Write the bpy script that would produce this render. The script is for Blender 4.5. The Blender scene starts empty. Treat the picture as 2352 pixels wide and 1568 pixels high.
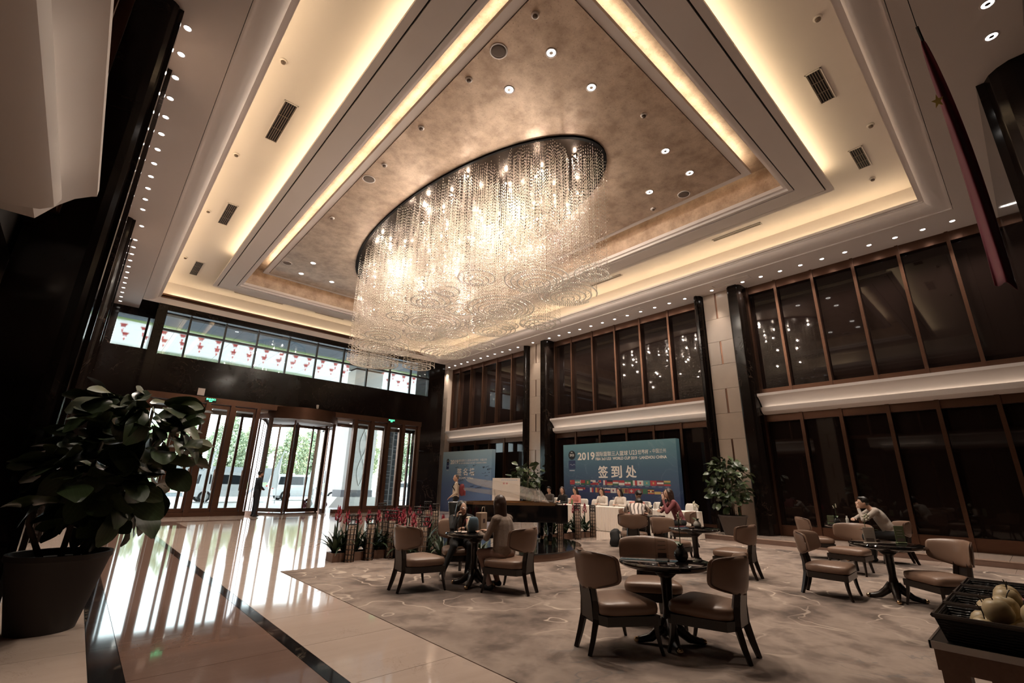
import bpy, bmesh, math, random
import numpy as np
from mathutils import Vector, Matrix, Euler
random.seed(7)
R = math.radians
S = bpy.context.scene
COL = S.collection

# ------------------------------------------------------------------ camera, world, exposure
FPX = 1057.875
YAW, PIT, ROL = 0.73053607, 0.30151819, 0.02101891
cam_d = bpy.data.cameras.new('camera')
cam = bpy.data.objects.new('camera', cam_d)
COL.objects.link(cam)
S.camera = cam
cam_d.sensor_width = 36.0
cam_d.lens = FPX / 2352 * 36.0
cam_d.clip_start = 0.05
cam_d.clip_end = 600
_F = Vector((math.sin(YAW)*math.cos(PIT), math.cos(YAW)*math.cos(PIT), math.sin(PIT)))
_R0 = Vector((math.cos(YAW), -math.sin(YAW), 0))
_U0 = _R0.cross(_F)
_R = _R0*math.cos(ROL) + _U0*math.sin(ROL)
_U = -_R0*math.sin(ROL) + _U0*math.cos(ROL)
cam.matrix_world = Matrix(((_R.x, _U.x, -_F.x, 0), (_R.y, _U.y, -_F.y, 0), (_R.z, _U.z, -_F.z, 1.4), (0, 0, 0, 1)))

W = bpy.data.worlds.new('overcast_sky')
S.world = W
W.use_nodes = True
_bg = W.node_tree.nodes['Background']
_bg.inputs[0].default_value = (0.86, 0.95, 1.0, 1)
_bg.inputs[1].default_value = 4.2
S.view_settings.view_transform = 'Standard'
S.view_settings.look = 'None'
S.view_settings.gamma = 1.0
S.view_settings.use_curve_mapping = False
S.view_settings.exposure = 0.65
S.cycles.max_bounces = 6
S.cycles.diffuse_bounces = 3
S.cycles.glossy_bounces = 4
S.cycles.transmission_bounces = 4
S.cycles.transparent_max_bounces = 10
S.cycles.use_adaptive_sampling = True
S.cycles.adaptive_threshold = 0.08
S.cycles.sample_clamp_indirect = 6.0
S.cycles.caustics_reflective = False
S.cycles.caustics_refractive = False
LK = 1.0          # overall strength of the lamps

# ------------------------------------------------------------------ materials
MATS = {}
def mat(name, col=(0.5, 0.5, 0.5), rough=0.5, metal=0.0, spec=0.5, emit=None, estr=0.0, trans=0.0, alpha=1.0, coat=0.0, sheen=0.0):
    if name in MATS: return MATS[name]
    m = bpy.data.materials.new(name)
    m.use_nodes = True
    b = m.node_tree.nodes['Principled BSDF']
    b.inputs['Base Color'].default_value = (*col, 1)
    b.inputs['Roughness'].default_value = rough
    b.inputs['Metallic'].default_value = metal
    b.inputs['Specular IOR Level'].default_value = spec
    b.inputs['Coat Weight'].default_value = coat
    b.inputs['Coat Roughness'].default_value = 0.05
    b.inputs['Sheen Weight'].default_value = sheen
    if emit:
        b.inputs['Emission Color'].default_value = (*emit, 1)
        b.inputs['Emission Strength'].default_value = estr
    if trans: b.inputs['Transmission Weight'].default_value = trans
    if alpha < 1: b.inputs['Alpha'].default_value = alpha
    MATS[name] = m
    return m

def nd(m, t, **kw):
    n = m.node_tree.nodes.new(t)
    for k, v in kw.items():
        if k.startswith('i_'): n.inputs[k[2:].replace('_', ' ')].default_value = v
        else: setattr(n, k, v)
    return n
def ln(m, a, b): m.node_tree.links.new(a, b)
def ramp(m, fac, stops):
    r = nd(m, 'ShaderNodeValToRGB')
    e = r.color_ramp.elements
    while len(e) < len(stops): e.new(0.5)
    for el, (p, c) in zip(e, stops):
        el.position = p
        el.color = (*c, 1) if len(c) == 3 else c
    ln(m, fac, r.inputs[0])
    return r.outputs[0]
def coords(m, scale=(1, 1, 1), rot=(0, 0, 0), kind='Object'):
    tc = nd(m, 'ShaderNodeTexCoord')
    if kind == 'World':
        g = nd(m, 'ShaderNodeNewGeometry'); src = g.outputs['Position']
    else: src = tc.outputs[kind]
    mp = nd(m, 'ShaderNodeMapping')
    mp.inputs['Scale'].default_value = scale
    mp.inputs['Rotation'].default_value = rot
    ln(m, src, mp.inputs[0])
    return mp.outputs[0]
def mixc(m, fac, a, b):
    x = nd(m, 'ShaderNodeMix', data_type='RGBA')
    if isinstance(fac, (int, float)): x.inputs[0].default_value = fac
    else: ln(m, fac, x.inputs[0])
    for s, v in ((6, a), (7, b)):
        if isinstance(v, tuple): x.inputs[s].default_value = (*v, 1)
        else: ln(m, v, x.inputs[s])
    return x.outputs[2]
def base(m): return m.node_tree.nodes['Principled BSDF']
def bump(m, h, strength=0.2, dist=0.01):
    b = nd(m, 'ShaderNodeBump')
    b.inputs['Strength'].default_value = strength
    b.inputs['Distance'].default_value = dist
    ln(m, h, b.inputs['Height'])
    ln(m, b.outputs[0], base(m).inputs['Normal'])
def noise(m, vec, scale, detail=4, rough=0.55, dist=0.0):
    n = nd(m, 'ShaderNodeTexNoise')
    n.inputs['Scale'].default_value = scale
    n.inputs['Detail'].default_value = detail
    n.inputs['Roughness'].default_value = rough
    n.inputs['Distortion'].default_value = dist
    ln(m, vec, n.inputs['Vector'])
    return n.outputs['Fac']

def vein_marble(name, c0, c1, vein, rough, vscale=1.0, vwidth=0.025, vamt=0.8, band=False):
    m = mat(name, c0, rough)
    v = coords(m, kind='World', rot=(0.3, 0.5, 0.7))
    n1 = noise(m, v, 1.3*vscale, 6, 0.6, 0.6)
    body = mixc(m, n1, c0, c1)
    if band:
        v2 = coords(m, (0.6, 5.0, 5.0), kind='World', rot=(0, 0, 0.5))
        nb = noise(m, v2, 1.2, 5, 0.6, 0.4)
        body = mixc(m, ramp(m, nb, [(0.35, (0, 0, 0)), (0.7, (1, 1, 1))]), body, c1)
    n2 = noise(m, v, 1.1*vscale, 7, 0.62, 1.6)
    d = 0.5
    vr = ramp(m, n2, [(d-vwidth, (0, 0, 0)), (d, (1, 1, 1)), (d+vwidth, (0, 0, 0))])
    n3 = noise(m, v, 0.7*vscale, 2)
    msk = ramp(m, n3, [(0.48, (0, 0, 0)), (0.66, (vamt,)*3)])
    mm = nd(m, 'ShaderNodeMath', operation='MULTIPLY')
    ln(m, vr, mm.inputs[0]); ln(m, msk, mm.inputs[1])
    ln(m, mixc(m, mm.outputs[0], body, vein), base(m).inputs['Base Color'])
    return m
M_marble = vein_marble('black_marble', (0.0045, 0.003, 0.0025), (0.011, 0.007, 0.0055), (0.14, 0.095, 0.07), 0.13, 0.9, 0.006, 0.5)
base(M_marble).inputs['Specular IOR Level'].default_value = 0.22
M_marblef = vein_marble('black_floor_marble', (0.006, 0.005, 0.005), (0.012, 0.010, 0.010), (0.35, 0.27, 0.19), 0.06, 2.5, 0.02, 0.8)
M_brownf = vein_marble('brown_floor_marble', (0.145, 0.088, 0.068), (0.185, 0.118, 0.093), (0.26, 0.18, 0.14), 0.05, 1.2, 0.01, 0.5, band=True)
M_beigef = vein_marble('beige_floor_marble', (0.42, 0.32, 0.265), (0.50, 0.39, 0.325), (0.26, 0.18, 0.14), 0.06, 2.2, 0.008, 0.6, band=True)
M_stone = vein_marble('cream_stone', (0.40, 0.31, 0.245), (0.47, 0.375, 0.305), (0.33, 0.25, 0.19), 0.28, 1.5, 0.01, 0.4)
M_stoneo = vein_marble('outdoor_granite', (0.62, 0.60, 0.56), (0.72, 0.70, 0.66), (0.5, 0.48, 0.44), 0.6, 3, 0.02, 0.5)
def bronze(name, col, rough):
    m = mat(name, col, rough, 0.85)
    v = coords(m, (2, 2, 40), kind='World')
    n = noise(m, v, 3, 3)
    ln(m, mixc(m, n, tuple(c*0.75 for c in col), tuple(min(1, c*1.2) for c in col)), base(m).inputs['Base Color'])
    return m
M_bronze = bronze('bronze', (0.145, 0.075, 0.049), 0.31)
M_bronzed = M_bronze
M_brass = mat('bright_brass', (0.75, 0.52, 0.32), 0.22, 1.0)
M_chrome = mat('steel', (0.7, 0.7, 0.7), 0.2, 1.0)
def paint(name, col, rough=0.6):
    m = mat(name, col, rough, spec=0.25)
    v = coords(m, kind='World')
    n = noise(m, v, 0.8, 3)
    ln(m, mixc(m, n, tuple(c*0.96 for c in col), col), base(m).inputs['Base Color'])
    return m
M_white = paint('white_ceiling_paint', (0.80, 0.73, 0.70))
M_tray = M_white
M_dark_gap = mat('dark_gap', (0.01, 0.008, 0.008), 0.7)  # near-black for gaps; the dark of the recess is put into the colour
def gold():
    m = mat('gold_leaf_ceiling', (0.5, 0.38, 0.29), 0.45, 0.35)
    v = coords(m, kind='World')
    n1 = ramp(m, noise(m, v, 2.6, 8, 0.68), [(0.36, (0, 0, 0)), (0.62, (1, 1, 1))])
    n2 = noise(m, v, 26, 3, 0.7)
    a = mixc(m, n1, (0.40, 0.285, 0.21), (0.62, 0.475, 0.365))
    s = ramp(m, n2, [(0.30, (0.45, 0.4, 0.38)), (0.40, (1, 1, 1))])
    x = nd(m, 'ShaderNodeMix', data_type='RGBA', blend_type='MULTIPLY')
    x.inputs[0].default_value = 0.7
    ln(m, a, x.inputs[6]); ln(m, s, x.inputs[7])
    ln(m, x.outputs[2], base(m).inputs['Base Color'])
    bump(m, n2, 0.12, 0.01)
    return m
M_gold = gold()
def wood(name, c0, c1, rough=0.35):
    m = mat(name, c0, rough)
    v = coords(m, (1.5, 14, 14))
    n = noise(m, v, 2.2, 5, 0.6, 0.4)
    ln(m, mixc(m, n, c0, c1), base(m).inputs['Base Color'])
    return m
M_dwood = wood('dark_wood', (0.010, 0.006, 0.0045), (0.022, 0.013, 0.009), 0.3)
M_wood = wood('brown_wood', (0.14, 0.075, 0.05), (0.22, 0.125, 0.085), 0.4)
M_ebony = mat('black_lacquer', (0.006, 0.005, 0.005), 0.06, coat=0.6)
def leather():
    m = mat('brown_leather', (0.21, 0.115, 0.07), 0.36)
    v = coords(m)
    n = noise(m, v, 3.0, 4)
    ln(m, mixc(m, n, (0.165, 0.098, 0.066), (0.225, 0.138, 0.096)), base(m).inputs['Base Color'])
    bump(m, noise(m, v, 160, 2), 0.15, 0.002)
    return m
M_leather = leather()
M_piping = mat('leather_piping', (0.09, 0.045, 0.028), 0.4)
def carpet_mat():
    m = mat('patterned_carpet', (0.3, 0.2, 0.15), 0.95, spec=0.1, sheen=0.15)
    v = coords(m, kind='World')
    n1 = noise(m, v, 0.6, 5, 0.62, 0.2)
    n2 = noise(m, v, 2.4, 4, 0.6, 0.3)
    body = ramp(m, n1, [(0.34, (0.098, 0.072, 0.060)), (0.44, (0.20, 0.148, 0.120)), (0.55, (0.31, 0.238, 0.195)), (0.70, (0.17, 0.125, 0.104))])
    blot = ramp(m, n2, [(0.38, (0.55, 0.53, 0.53)), (0.52, (1, 1, 1))])
    x = nd(m, 'ShaderNodeMix', data_type='RGBA', blend_type='MULTIPLY'); x.inputs[0].default_value = 0.8
    ln(m, body, x.inputs[6]); ln(m, blot, x.inputs[7])
    body = x.outputs[2]
    # scrolled cloud outlines: rings of a distorted cell pattern
    vd = nd(m, 'ShaderNodeVectorMath', operation='ADD')
    nn = nd(m, 'ShaderNodeTexNoise'); nn.inputs['Scale'].default_value = 1.6; nn.inputs['Detail'].default_value = 2
    ln(m, v, nn.inputs['Vector'])
    sc = nd(m, 'ShaderNodeVectorMath', operation='SCALE'); sc.inputs['Scale'].default_value = 0.9
    ln(m, nn.outputs['Color'], sc.inputs[0]); ln(m, v, vd.inputs[0]); ln(m, sc.outputs[0], vd.inputs[1])
    vo = nd(m, 'ShaderNodeTexVoronoi', feature='SMOOTH_F1'); vo.inputs['Scale'].default_value = 0.85
    vo.inputs['Smoothness'].default_value = 0.25
    ln(m, vd.outputs[0], vo.inputs['Vector'])
    mu = nd(m, 'ShaderNodeMath', operation='MULTIPLY'); mu.inputs[1].default_value = 3.2
    ln(m, vo.outputs['Distance'], mu.inputs[0])
    fr = nd(m, 'ShaderNodeMath', operation='FRACT'); ln(m, mu.outputs[0], fr.inputs[0])
    rng = ramp(m, fr.outputs[0], [(0.44, (0, 0, 0)), (0.47, (1, 1, 1)), (0.50, (1, 1, 1)), (0.53, (0, 0, 0))])
    msk = ramp(m, noise(m, v, 0.42, 2), [(0.47, (0, 0, 0)), (0.56, (0.8, 0.8, 0.8))])
    mm = nd(m, 'ShaderNodeMath', operation='MULTIPLY'); ln(m, rng, mm.inputs[0]); ln(m, msk, mm.inputs[1])
    body = mixc(m, mm.outputs[0], body, (0.52, 0.42, 0.34))
    n5 = noise(m, v, 0.9, 3, 0.5, 2.0)
    gl = ramp(m, n5, [(0.485, (0, 0, 0)), (0.5, (0.6, 0.6, 0.6)), (0.515, (0, 0, 0))])
    gm = ramp(m, noise(m, v, 0.3, 1), [(0.5, (0, 0, 0)), (0.58, (1, 1, 1))])
    g2 = nd(m, 'ShaderNodeMath', operation='MULTIPLY'); ln(m, gl, g2.inputs[0]); ln(m, gm, g2.inputs[1])
    body = mixc(m, g2.outputs[0], body, (0.13, 0.125, 0.125))
    ln(m, body, base(m).inputs['Base Color'])
    bump(m, noise(m, v, 260, 2), 0.4, 0.004)
    return m
M_carpet = carpet_mat()

def thin_glass(name, tint=(0.93, 0.97, 0.96), refl=0.08, rough=0.02):
    m = bpy.data.materials.new(name); m.use_nodes = True
    nt = m.node_tree; nt.nodes.clear()
    o = nd(m, 'ShaderNodeOutputMaterial'); mx = nd(m, 'ShaderNodeMixShader')
    t = nd(m, 'ShaderNodeBsdfTransparent'); g = nd(m, 'ShaderNodeBsdfGlossy')
    t.inputs[0].default_value = (*tint, 1); g.inputs['Roughness'].default_value = rough
    fr = nd(m, 'ShaderNodeFresnel'); fr.inputs[0].default_value = 1.45
    ad = nd(m, 'ShaderNodeMath', operation='ADD'); ad.inputs[1].default_value = refl - 0.03; ad.use_clamp = True
    ln(m, fr.outputs[0], ad.inputs[0]); ln(m, ad.outputs[0], mx.inputs[0])
    ln(m, t.outputs[0], mx.inputs[1]); ln(m, g.outputs[0], mx.inputs[2]); ln(m, mx.outputs[0], o.inputs[0])
    MATS[name] = m
    return m
M_glass = thin_glass('clear_glass')
M_acryl = thin_glass('clear_acrylic', (0.93, 0.90, 0.87), 0.07, 0.08)
def veiled_acrylic():
    m = bpy.data.materials.new('piano_acrylic'); m.use_nodes = True; m.node_tree.nodes.clear()
    o = nd(m, 'ShaderNodeOutputMaterial'); t = nd(m, 'ShaderNodeBsdfTransparent'); d = nd(m, 'ShaderNodeBsdfDiffuse'); g = nd(m, 'ShaderNodeBsdfGlossy')
    t.inputs[0].default_value = (0.92, 0.90, 0.88, 1); d.inputs[0].default_value = (0.72, 0.64, 0.57, 1); g.inputs['Roughness'].default_value = 0.12
    a = nd(m, 'ShaderNodeMixShader'); a.inputs[0].default_value = 0.5; b = nd(m, 'ShaderNodeMixShader'); b.inputs[0].default_value = 0.17
    ln(m, d.outputs[0], a.inputs[1]); ln(m, g.outputs[0], a.inputs[2]); ln(m, t.outputs[0], b.inputs[1]); ln(m, a.outputs[0], b.inputs[2]); ln(m, b.outputs[0], o.inputs[0])
    return m
M_lid = veiled_acrylic()
M_darkglass = mat('smoked_glass', (0.010, 0.006, 0.005), 0.03, spec=0.42)
def emis(name, col, s):
    m = bpy.data.materials.new(name); m.use_nodes = True
    m.node_tree.nodes.clear()
    o = nd(m, 'ShaderNodeOutputMaterial'); e = nd(m, 'ShaderNodeEmission')
    e.inputs[0].default_value = (*col, 1); e.inputs[1].default_value = s
    ln(m, e.outputs[0], o.inputs[0])
    MATS[name] = m
    return m
M_cove = emis('tray_cove_lamp', (1.0, 0.78, 0.46), 11.5*LK)
M_cove2 = emis('gold_cove_lamp', (1.0, 0.83, 0.58), 15*LK)
M_shelfl = emis('shelf_lamp', (1.0, 0.86, 0.68), 3*LK)
M_down = emis('downlight_lamp', (1.0, 0.92, 0.85), 14*LK)
M_bulb = emis('chandelier_bulb', (1.0, 0.88, 0.74), 220*LK)
M_skin = mat('skin', (0.56, 0.33, 0.23), 0.5)
M_hair = mat('black_hair', (0.012, 0.008, 0.006), 0.35)
M_hairb = mat('brown_hair', (0.04, 0.02, 0.013), 0.38)
M_hairg = mat('grey_cropped_hair', (0.10, 0.075, 0.06), 0.7)
M_black = mat('black_cloth', (0.008, 0.007, 0.007), 0.8)
M_navy = mat('navy_suit', (0.006, 0.008, 0.013), 0.75)
M_cloth_w = mat('white_cloth', (0.78, 0.68, 0.60), 0.85)
M_cream = mat('cream_cloth', (0.62, 0.50, 0.38), 0.85)
M_pink = mat('coral_shirt', (0.60, 0.24, 0.20), 0.8)
M_red = mat('dull_red_jacket', (0.20, 0.05, 0.055), 0.8)
M_sweater = None

# ------------------------------------------------------------------ mesh builder
class MB:
    def __init__(s): s.v = []; s.f = []; s.m = []
    def add(s, vs, fs, mi=0):
        o = len(s.v)
        s.v.extend([tuple(p) for p in vs])
        for f in fs: s.f.append(tuple(i+o for i in f)); s.m.append(mi)
        return s
    def box(s, x0, x1, y0, y1, z0, z1, mi=0):
        return s.add([(x0, y0, z0), (x1, y0, z0), (x1, y1, z0), (x0, y1, z0), (x0, y0, z1), (x1, y0, z1), (x1, y1, z1), (x0, y1, z1)],
                     [(3, 2, 1, 0), (4, 5, 6, 7), (0, 1, 5, 4), (1, 2, 6, 5), (2, 3, 7, 6), (3, 0, 4, 7)], mi)
    def obox(s, c, size, M=None, mi=0):
        x, y, z = (q/2 for q in size); c = Vector(c)
        vs = [Vector(p) for p in [(-x, -y, -z), (x, -y, -z), (x, y, -z), (-x, y, -z), (-x, -y, z), (x, -y, z), (x, y, z), (-x, y, z)]]
        if M is not None: vs = [M @ p for p in vs]
        return s.add([p + c for p in vs], [(3, 2, 1, 0), (4, 5, 6, 7), (0, 1, 5, 4), (1, 2, 6, 5), (2, 3, 7, 6), (3, 0, 4, 7)], mi)
    def bbox(s, c, size, b, M=None, mi=0):
        """box with chamfered edges"""
        x, y, z = (q/2 for q in size); c = Vector(c); b = min(b, x*.9, y*.9, z*.9)
        ring = lambda X, Y, Z: [(-X, -Y, Z), (X, -Y, Z), (X, Y, Z), (-X, Y, Z)]
        def oct_(X, Y, k, Z): return [(-X+k, -Y, Z), (X-k, -Y, Z), (X, -Y+k, Z), (X, Y-k, Z), (X-k, Y, Z), (-X+k, Y, Z), (-X, Y-k, Z), (-X, -Y+k, Z)]
        L = [oct_(x-b, y-b, b*.6, -z), oct_(x, y, b, -z+b), oct_(x, y, b, z-b), oct_(x-b, y-b, b*.6, z)]
        vs = [Vector(p) for l in L for p in l]
        if M is not None: vs = [M @ p for p in vs]
        fs = [tuple(range(7, -1, -1)), tuple(range(24, 32))]
        for k in range(3):
            for i in range(8): fs.append((k*8+i, k*8+(i+1) % 8, k*8+8+(i+1) % 8, k*8+8+i))
        return s.add([p + c for p in vs], fs, mi)
    def prism_y(s, poly, y0, y1, mi=0):
        """profile given in x,z, run along y"""
        n = len(poly)
        vs = [(x, y0, z) for x, z in poly] + [(x, y1, z) for x, z in poly]
        fs = [tuple(range(n)), tuple(range(2*n-1, n-1, -1))] + [(i, i+n, (i+1) % n+n, (i+1) % n) for i in range(n)]
        return s.add(vs, fs, mi)
    def prism_z(s, poly, z0, z1, mi=0):
        n = len(poly)
        vs = [(x, y, z0) for x, y in poly] + [(x, y, z1) for x, y in poly]
        fs = [tuple(range(n-1, -1, -1)), tuple(range(n, 2*n))] + [(i, (i+1) % n, (i+1) % n+n, i+n) for i in range(n)]
        return s.add(vs, fs, mi)
    def tube(s, pts, rad, n=8, mi=0, cap=True, flat=1.0):
        pts = [Vector(p) for p in pts]
        if not isinstance(rad, (list, tuple)): rad = [rad]*len(pts)
        rings = []; prev = None
        for i, p in enumerate(pts):
            d = (pts[min(i+1, len(pts)-1)] - pts[max(i-1, 0)])
            d = d.normalized() if d.length > 1e-9 else Vector((0, 0, 1))
            if prev is None:
                u = d.cross(Vector((0, 0, 1)))
                if u.length < 1e-3: u = d.cross(Vector((0, 1, 0)))
            else: u = prev - d*prev.dot(d)
            u.normalize(); w = d.cross(u); prev = u
            rings.append([p + (u*math.cos(2*math.pi*k/n) + w*flat*math.sin(2*math.pi*k/n))*rad[i] for k in range(n)])
        vs = [q for r in rings for q in r]; fs = []
        for i in range(len(pts)-1):
            for k in range(n): fs.append((i*n+k, i*n+(k+1) % n, (i+1)*n+(k+1) % n, (i+1)*n+k))
        if cap: fs.append(tuple(range(n-1, -1, -1))); fs.append(tuple((len(pts)-1)*n+k for k in range(n)))
        return s.add(vs, fs, mi)
    def lathe(s, prof, n=20, c=(0, 0, 0), mi=0, sx=1, sy=1):
        vs = []; fs = []; c = Vector(c)
        for r, z in prof:
            for k in range(n): vs.append((c.x+sx*r*math.cos(2*math.pi*k/n), c.y+sy*r*math.sin(2*math.pi*k/n), c.z+z))
        for i in range(len(prof)-1):
            for k in range(n): fs.append((i*n+k, i*n+(k+1) % n, (i+1)*n+(k+1) % n, (i+1)*n+k))
        if prof[0][0] > 1e-6: fs.append(tuple(range(n-1, -1, -1)))
        if prof[-1][0] > 1e-6: fs.append(tuple((len(prof)-1)*n+k for k in range(n)))
        return s.add(vs, fs, mi)
    def ell(s, c, r, M=None, nu=14, nv=9, mi=0):
        c = Vector(c); vs = []; fs = []
        for j in range(nv+1):
            t = math.pi*j/nv
            for k in range(nu):
                a = 2*math.pi*k/nu
                p = Vector((r[0]*math.sin(t)*math.cos(a), r[1]*math.sin(t)*math.sin(a), -r[2]*math.cos(t)))
                vs.append(c + (M @ p if M is not None else p))
        for j in range(nv):
            for k in range(nu): fs.append((j*nu+k, j*nu+(k+1) % nu, (j+1)*nu+(k+1) % nu, (j+1)*nu+k))
        return s.add(vs, fs, mi)
    def caps(s, p0, p1, r0, r1, n=10, mi=0):
        """tapered capsule"""
        p0 = Vector(p0); p1 = Vector(p1); d = (p1-p0); L = d.length
        d = d/L if L > 1e-6 else Vector((0, 0, 1))
        pts = []; rr = []
        for t in (-1, -.8, -.45, 0): pts.append(p0 + d*r0*t); rr.append(r0*math.sqrt(max(0.0004, 1-t*t)))
        for t in (0, .45, .8, 1): pts.append(p1 + d*r1*t); rr.append(r1*math.sqrt(max(0.0004, 1-t*t)))
        return s.tube(pts, rr, n, mi)
    def grid(s, fn, nu, nv, mi=0, closed_u=False):
        vs = [fn(i/nu, j/nv) for j in range(nv+1) for i in range(nu+1)]
        fs = [(j*(nu+1)+i, j*(nu+1)+i+1, (j+1)*(nu+1)+i+1, (j+1)*(nu+1)+i) for j in range(nv) for i in range(nu)]
        return s.add(vs, fs, mi)
    def mesh(s, name, mats, smooth=False):
        me = bpy.data.meshes.new(name)
        me.from_pydata(s.v, [], s.f)
        for m in (mats if isinstance(mats, (list, tuple)) else [mats]): me.materials.append(m)
        if any(s.m): me.polygons.foreach_set('material_index', s.m)
        if smooth is True: me.polygons.foreach_set('use_smooth', [True]*len(me.polygons))
        me.update()
        if smooth == 'auto':
            me.polygons.foreach_set('use_smooth', [True]*len(me.polygons))
            bm = bmesh.new(); bm.from_mesh(me)
            for e in bm.edges:
                if len(e.link_faces) == 2 and e.calc_face_angle(0) > 0.6: e.smooth = False
            bm.to_mesh(me); bm.free()
        return me
    def build(s, name, mats, parent=None, smooth=False, loc=None, rotz=0):
        return link(name, s.mesh(name, mats, smooth), parent, loc, rotz)

def link(name, me, parent=None, loc=None, rotz=0):
    o = bpy.data.objects.new(name, me)
    COL.objects.link(o)
    if parent: o.parent = parent
    if loc: o.location = loc
    if rotz: o.rotation_euler = (0, 0, rotz)
    return o
def tag(o, label=None, cat=None, group=None, kind=None):
    if label: o['label'] = label
    if cat: o['category'] = cat
    if group: o['group'] = group
    if kind: o['kind'] = kind
    return o
def thing(name, label, cat, loc=(0, 0, 0), rotz=0, group=None, kind=None):
    o = link(name, None, None, loc, rotz)
    o.empty_display_size = 0.1
    return tag(o, label, cat, group, kind)
def struct(name, label=None, cat=None):
    o = link(name, None); o.empty_display_size = 0.1
    return tag(o, label, cat, None, 'structure')
def dup(root, loc, rotz=0, label=None, group=None, scale=None):
    r = root.copy(); COL.objects.link(r); r.location = loc; r.rotation_euler = (0, 0, rotz)
    if scale: r.scale = scale
    if label: r['label'] = label
    if group: r['group'] = group
    for ch in list(root.children):
        c = ch.copy(); COL.objects.link(c); c.parent = r
        for g in ch.children:
            d = g.copy(); COL.objects.link(d); d.parent = c
    return r
def B(name, m, parent, *a): return MB().box(*a).build(name, m, parent)
def mx(X): return 14.78 - X
def rot_to(fx, fy): return math.atan2(-fx, fy)      # turns local +Y to (fx, fy)
def spot(name, loc, energy, col, size=1.2, blend=0.6, radius=0.06, target=None):
    d = bpy.data.lights.new(name, 'SPOT'); d.energy = energy*LK; d.color = col
    d.spot_size = size; d.spot_blend = blend; d.shadow_soft_size = radius
    o = bpy.data.objects.new(name, d); COL.objects.link(o); o.location = loc
    return o

# ================================================================== FLOOR
floor = struct('floor', 'polished marble lobby floor with dark inlaid strips', 'floor')
MB().box(-3, 17.5, -3, 24, -0.3, -0.012).build('floor_bed', M_dark_gap, floor)
_tile_cache = {}
def tiles(x0, x1, y0, y1, ny, m, nx=1, gap=0.004, name='marble_tile'):
    w = (x1-x0)/nx; h = (y1-y0)/ny
    key = (round(w, 3), round(h, 3), m.name)
    if key not in _tile_cache:
        _tile_cache[key] = MB().box(gap/2, w-gap/2, gap/2, h-gap/2, -0.03, 0.0).mesh(name, m)
    for i in range(nx):
        for j in range(ny): link(name, _tile_cache[key], floor, (x0+i*w, y0+j*h, 0))
tiles(-1.9, 0.37, -1.5, 23.1, 24, M_beigef)
tiles(0.37, 0.57, -1.5, 23.1, 24, M_marblef, name='black_strip')
tiles(0.57, 1.68, -1.5, 17.1, 18, M_brownf)
tiles(1.68, 1.80, -1.5, 17.1, 18, M_marblef, name='black_strip')
tiles(1.80, 2.74, -1.5, 17.1, 18, M_beigef)
tiles(0.57, 2.74, 17.1, 19.4, 2, M_brownf, 2)
tiles(2.74, 13.3, 8.5, 19.4, 10, M_beigef, 10)
tiles(0.57, 14.6, 19.4, 19.9, 1, M_brownf, 12)
tiles(0.57, 14.6, 19.9, 22.1, 2, M_beigef, 12)
tiles(13.3, 15.9, 7.3, 19.4, 10, M_beigef, 2)
tiles(13.3, 14.2, -1.5, 7.3, 8, M_beigef)
tiles(14.6, 15.9, 19.4, 23.1, 3, M_beigef)
tiles(0.57, 14.6, 22.1, 23.9, 1, M_brownf, 10)
# raised step along the glazed wall
st = struct('trim_1', 'low stone step running along the glazed side wall', 'step')
B('riser', M_brownf, st, 14.2, 14.24, -1.4, 7.3, 0, 0.115)
for j in range(8): B('step_slab', M_beigef, st, 14.19, 15.9, -1.4+j*1.0875+0.003, -1.4+(j+1)*1.0875-0.003, 0.115, 0.14)
B('step_core', M_dark_gap, st, 14.24, 15.9, -1.4, 7.3, 0.0, 0.115)

carpet = MB().box(2.74, 13.3, -0.6, 8.5, -0.012, 0.006).build('carpet', M_carpet)
tag(carpet, 'large tan carpet with scrolling cloud pattern under the lounge chairs', 'carpet')

# ================================================================== CEILING
ceil = struct('ceiling', 'coffered lobby ceiling with lit coves and gold centre panel', 'ceiling')
def ring(name, m, x0, x1, y0, y1, X0, X1, Y0, Y1, z0, z1, parent=ceil):
    """rectangular ring between inner x0..x1,y0..y1 and outer X0..X1,Y0..Y1"""
    v = []
    for z in (z0, z1):
        v += [(X0, Y0, z), (X1, Y0, z), (X1, Y1, z), (X0, Y1, z), (x0, y0, z), (x1, y0, z), (x1, y1, z), (x0, y1, z)]
    f = []
    for i in range(4):
        j = (i+1) % 4
        f += [(i, j, 4+j, 4+i)[::-1], (8+i, 8+j, 12+j, 12+i), (i, j, 8+j, 8+i), (4+j, 4+i, 12+i, 12+j)]
    return MB().add(v, f).build(name, m, parent)
# perimeter soffit (z 8.0) on left, right and camera side
B('soffit', M_white, ceil, -1.1, 0.412, -2.2, 23.6, 8.0, 8.12)
B('soffit', M_white, ceil, 14.368, 16.6, -2.2, 23.6, 8.0, 8.12)
B('soffit', M_white, ceil, 0.412, 14.368, -2.2, 0.092, 8.0, 8.12)
B('roof_slab', M_white, ceil, -2.5, 16.8, -2.4, 23.7, 9.6, 9.8)
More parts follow.
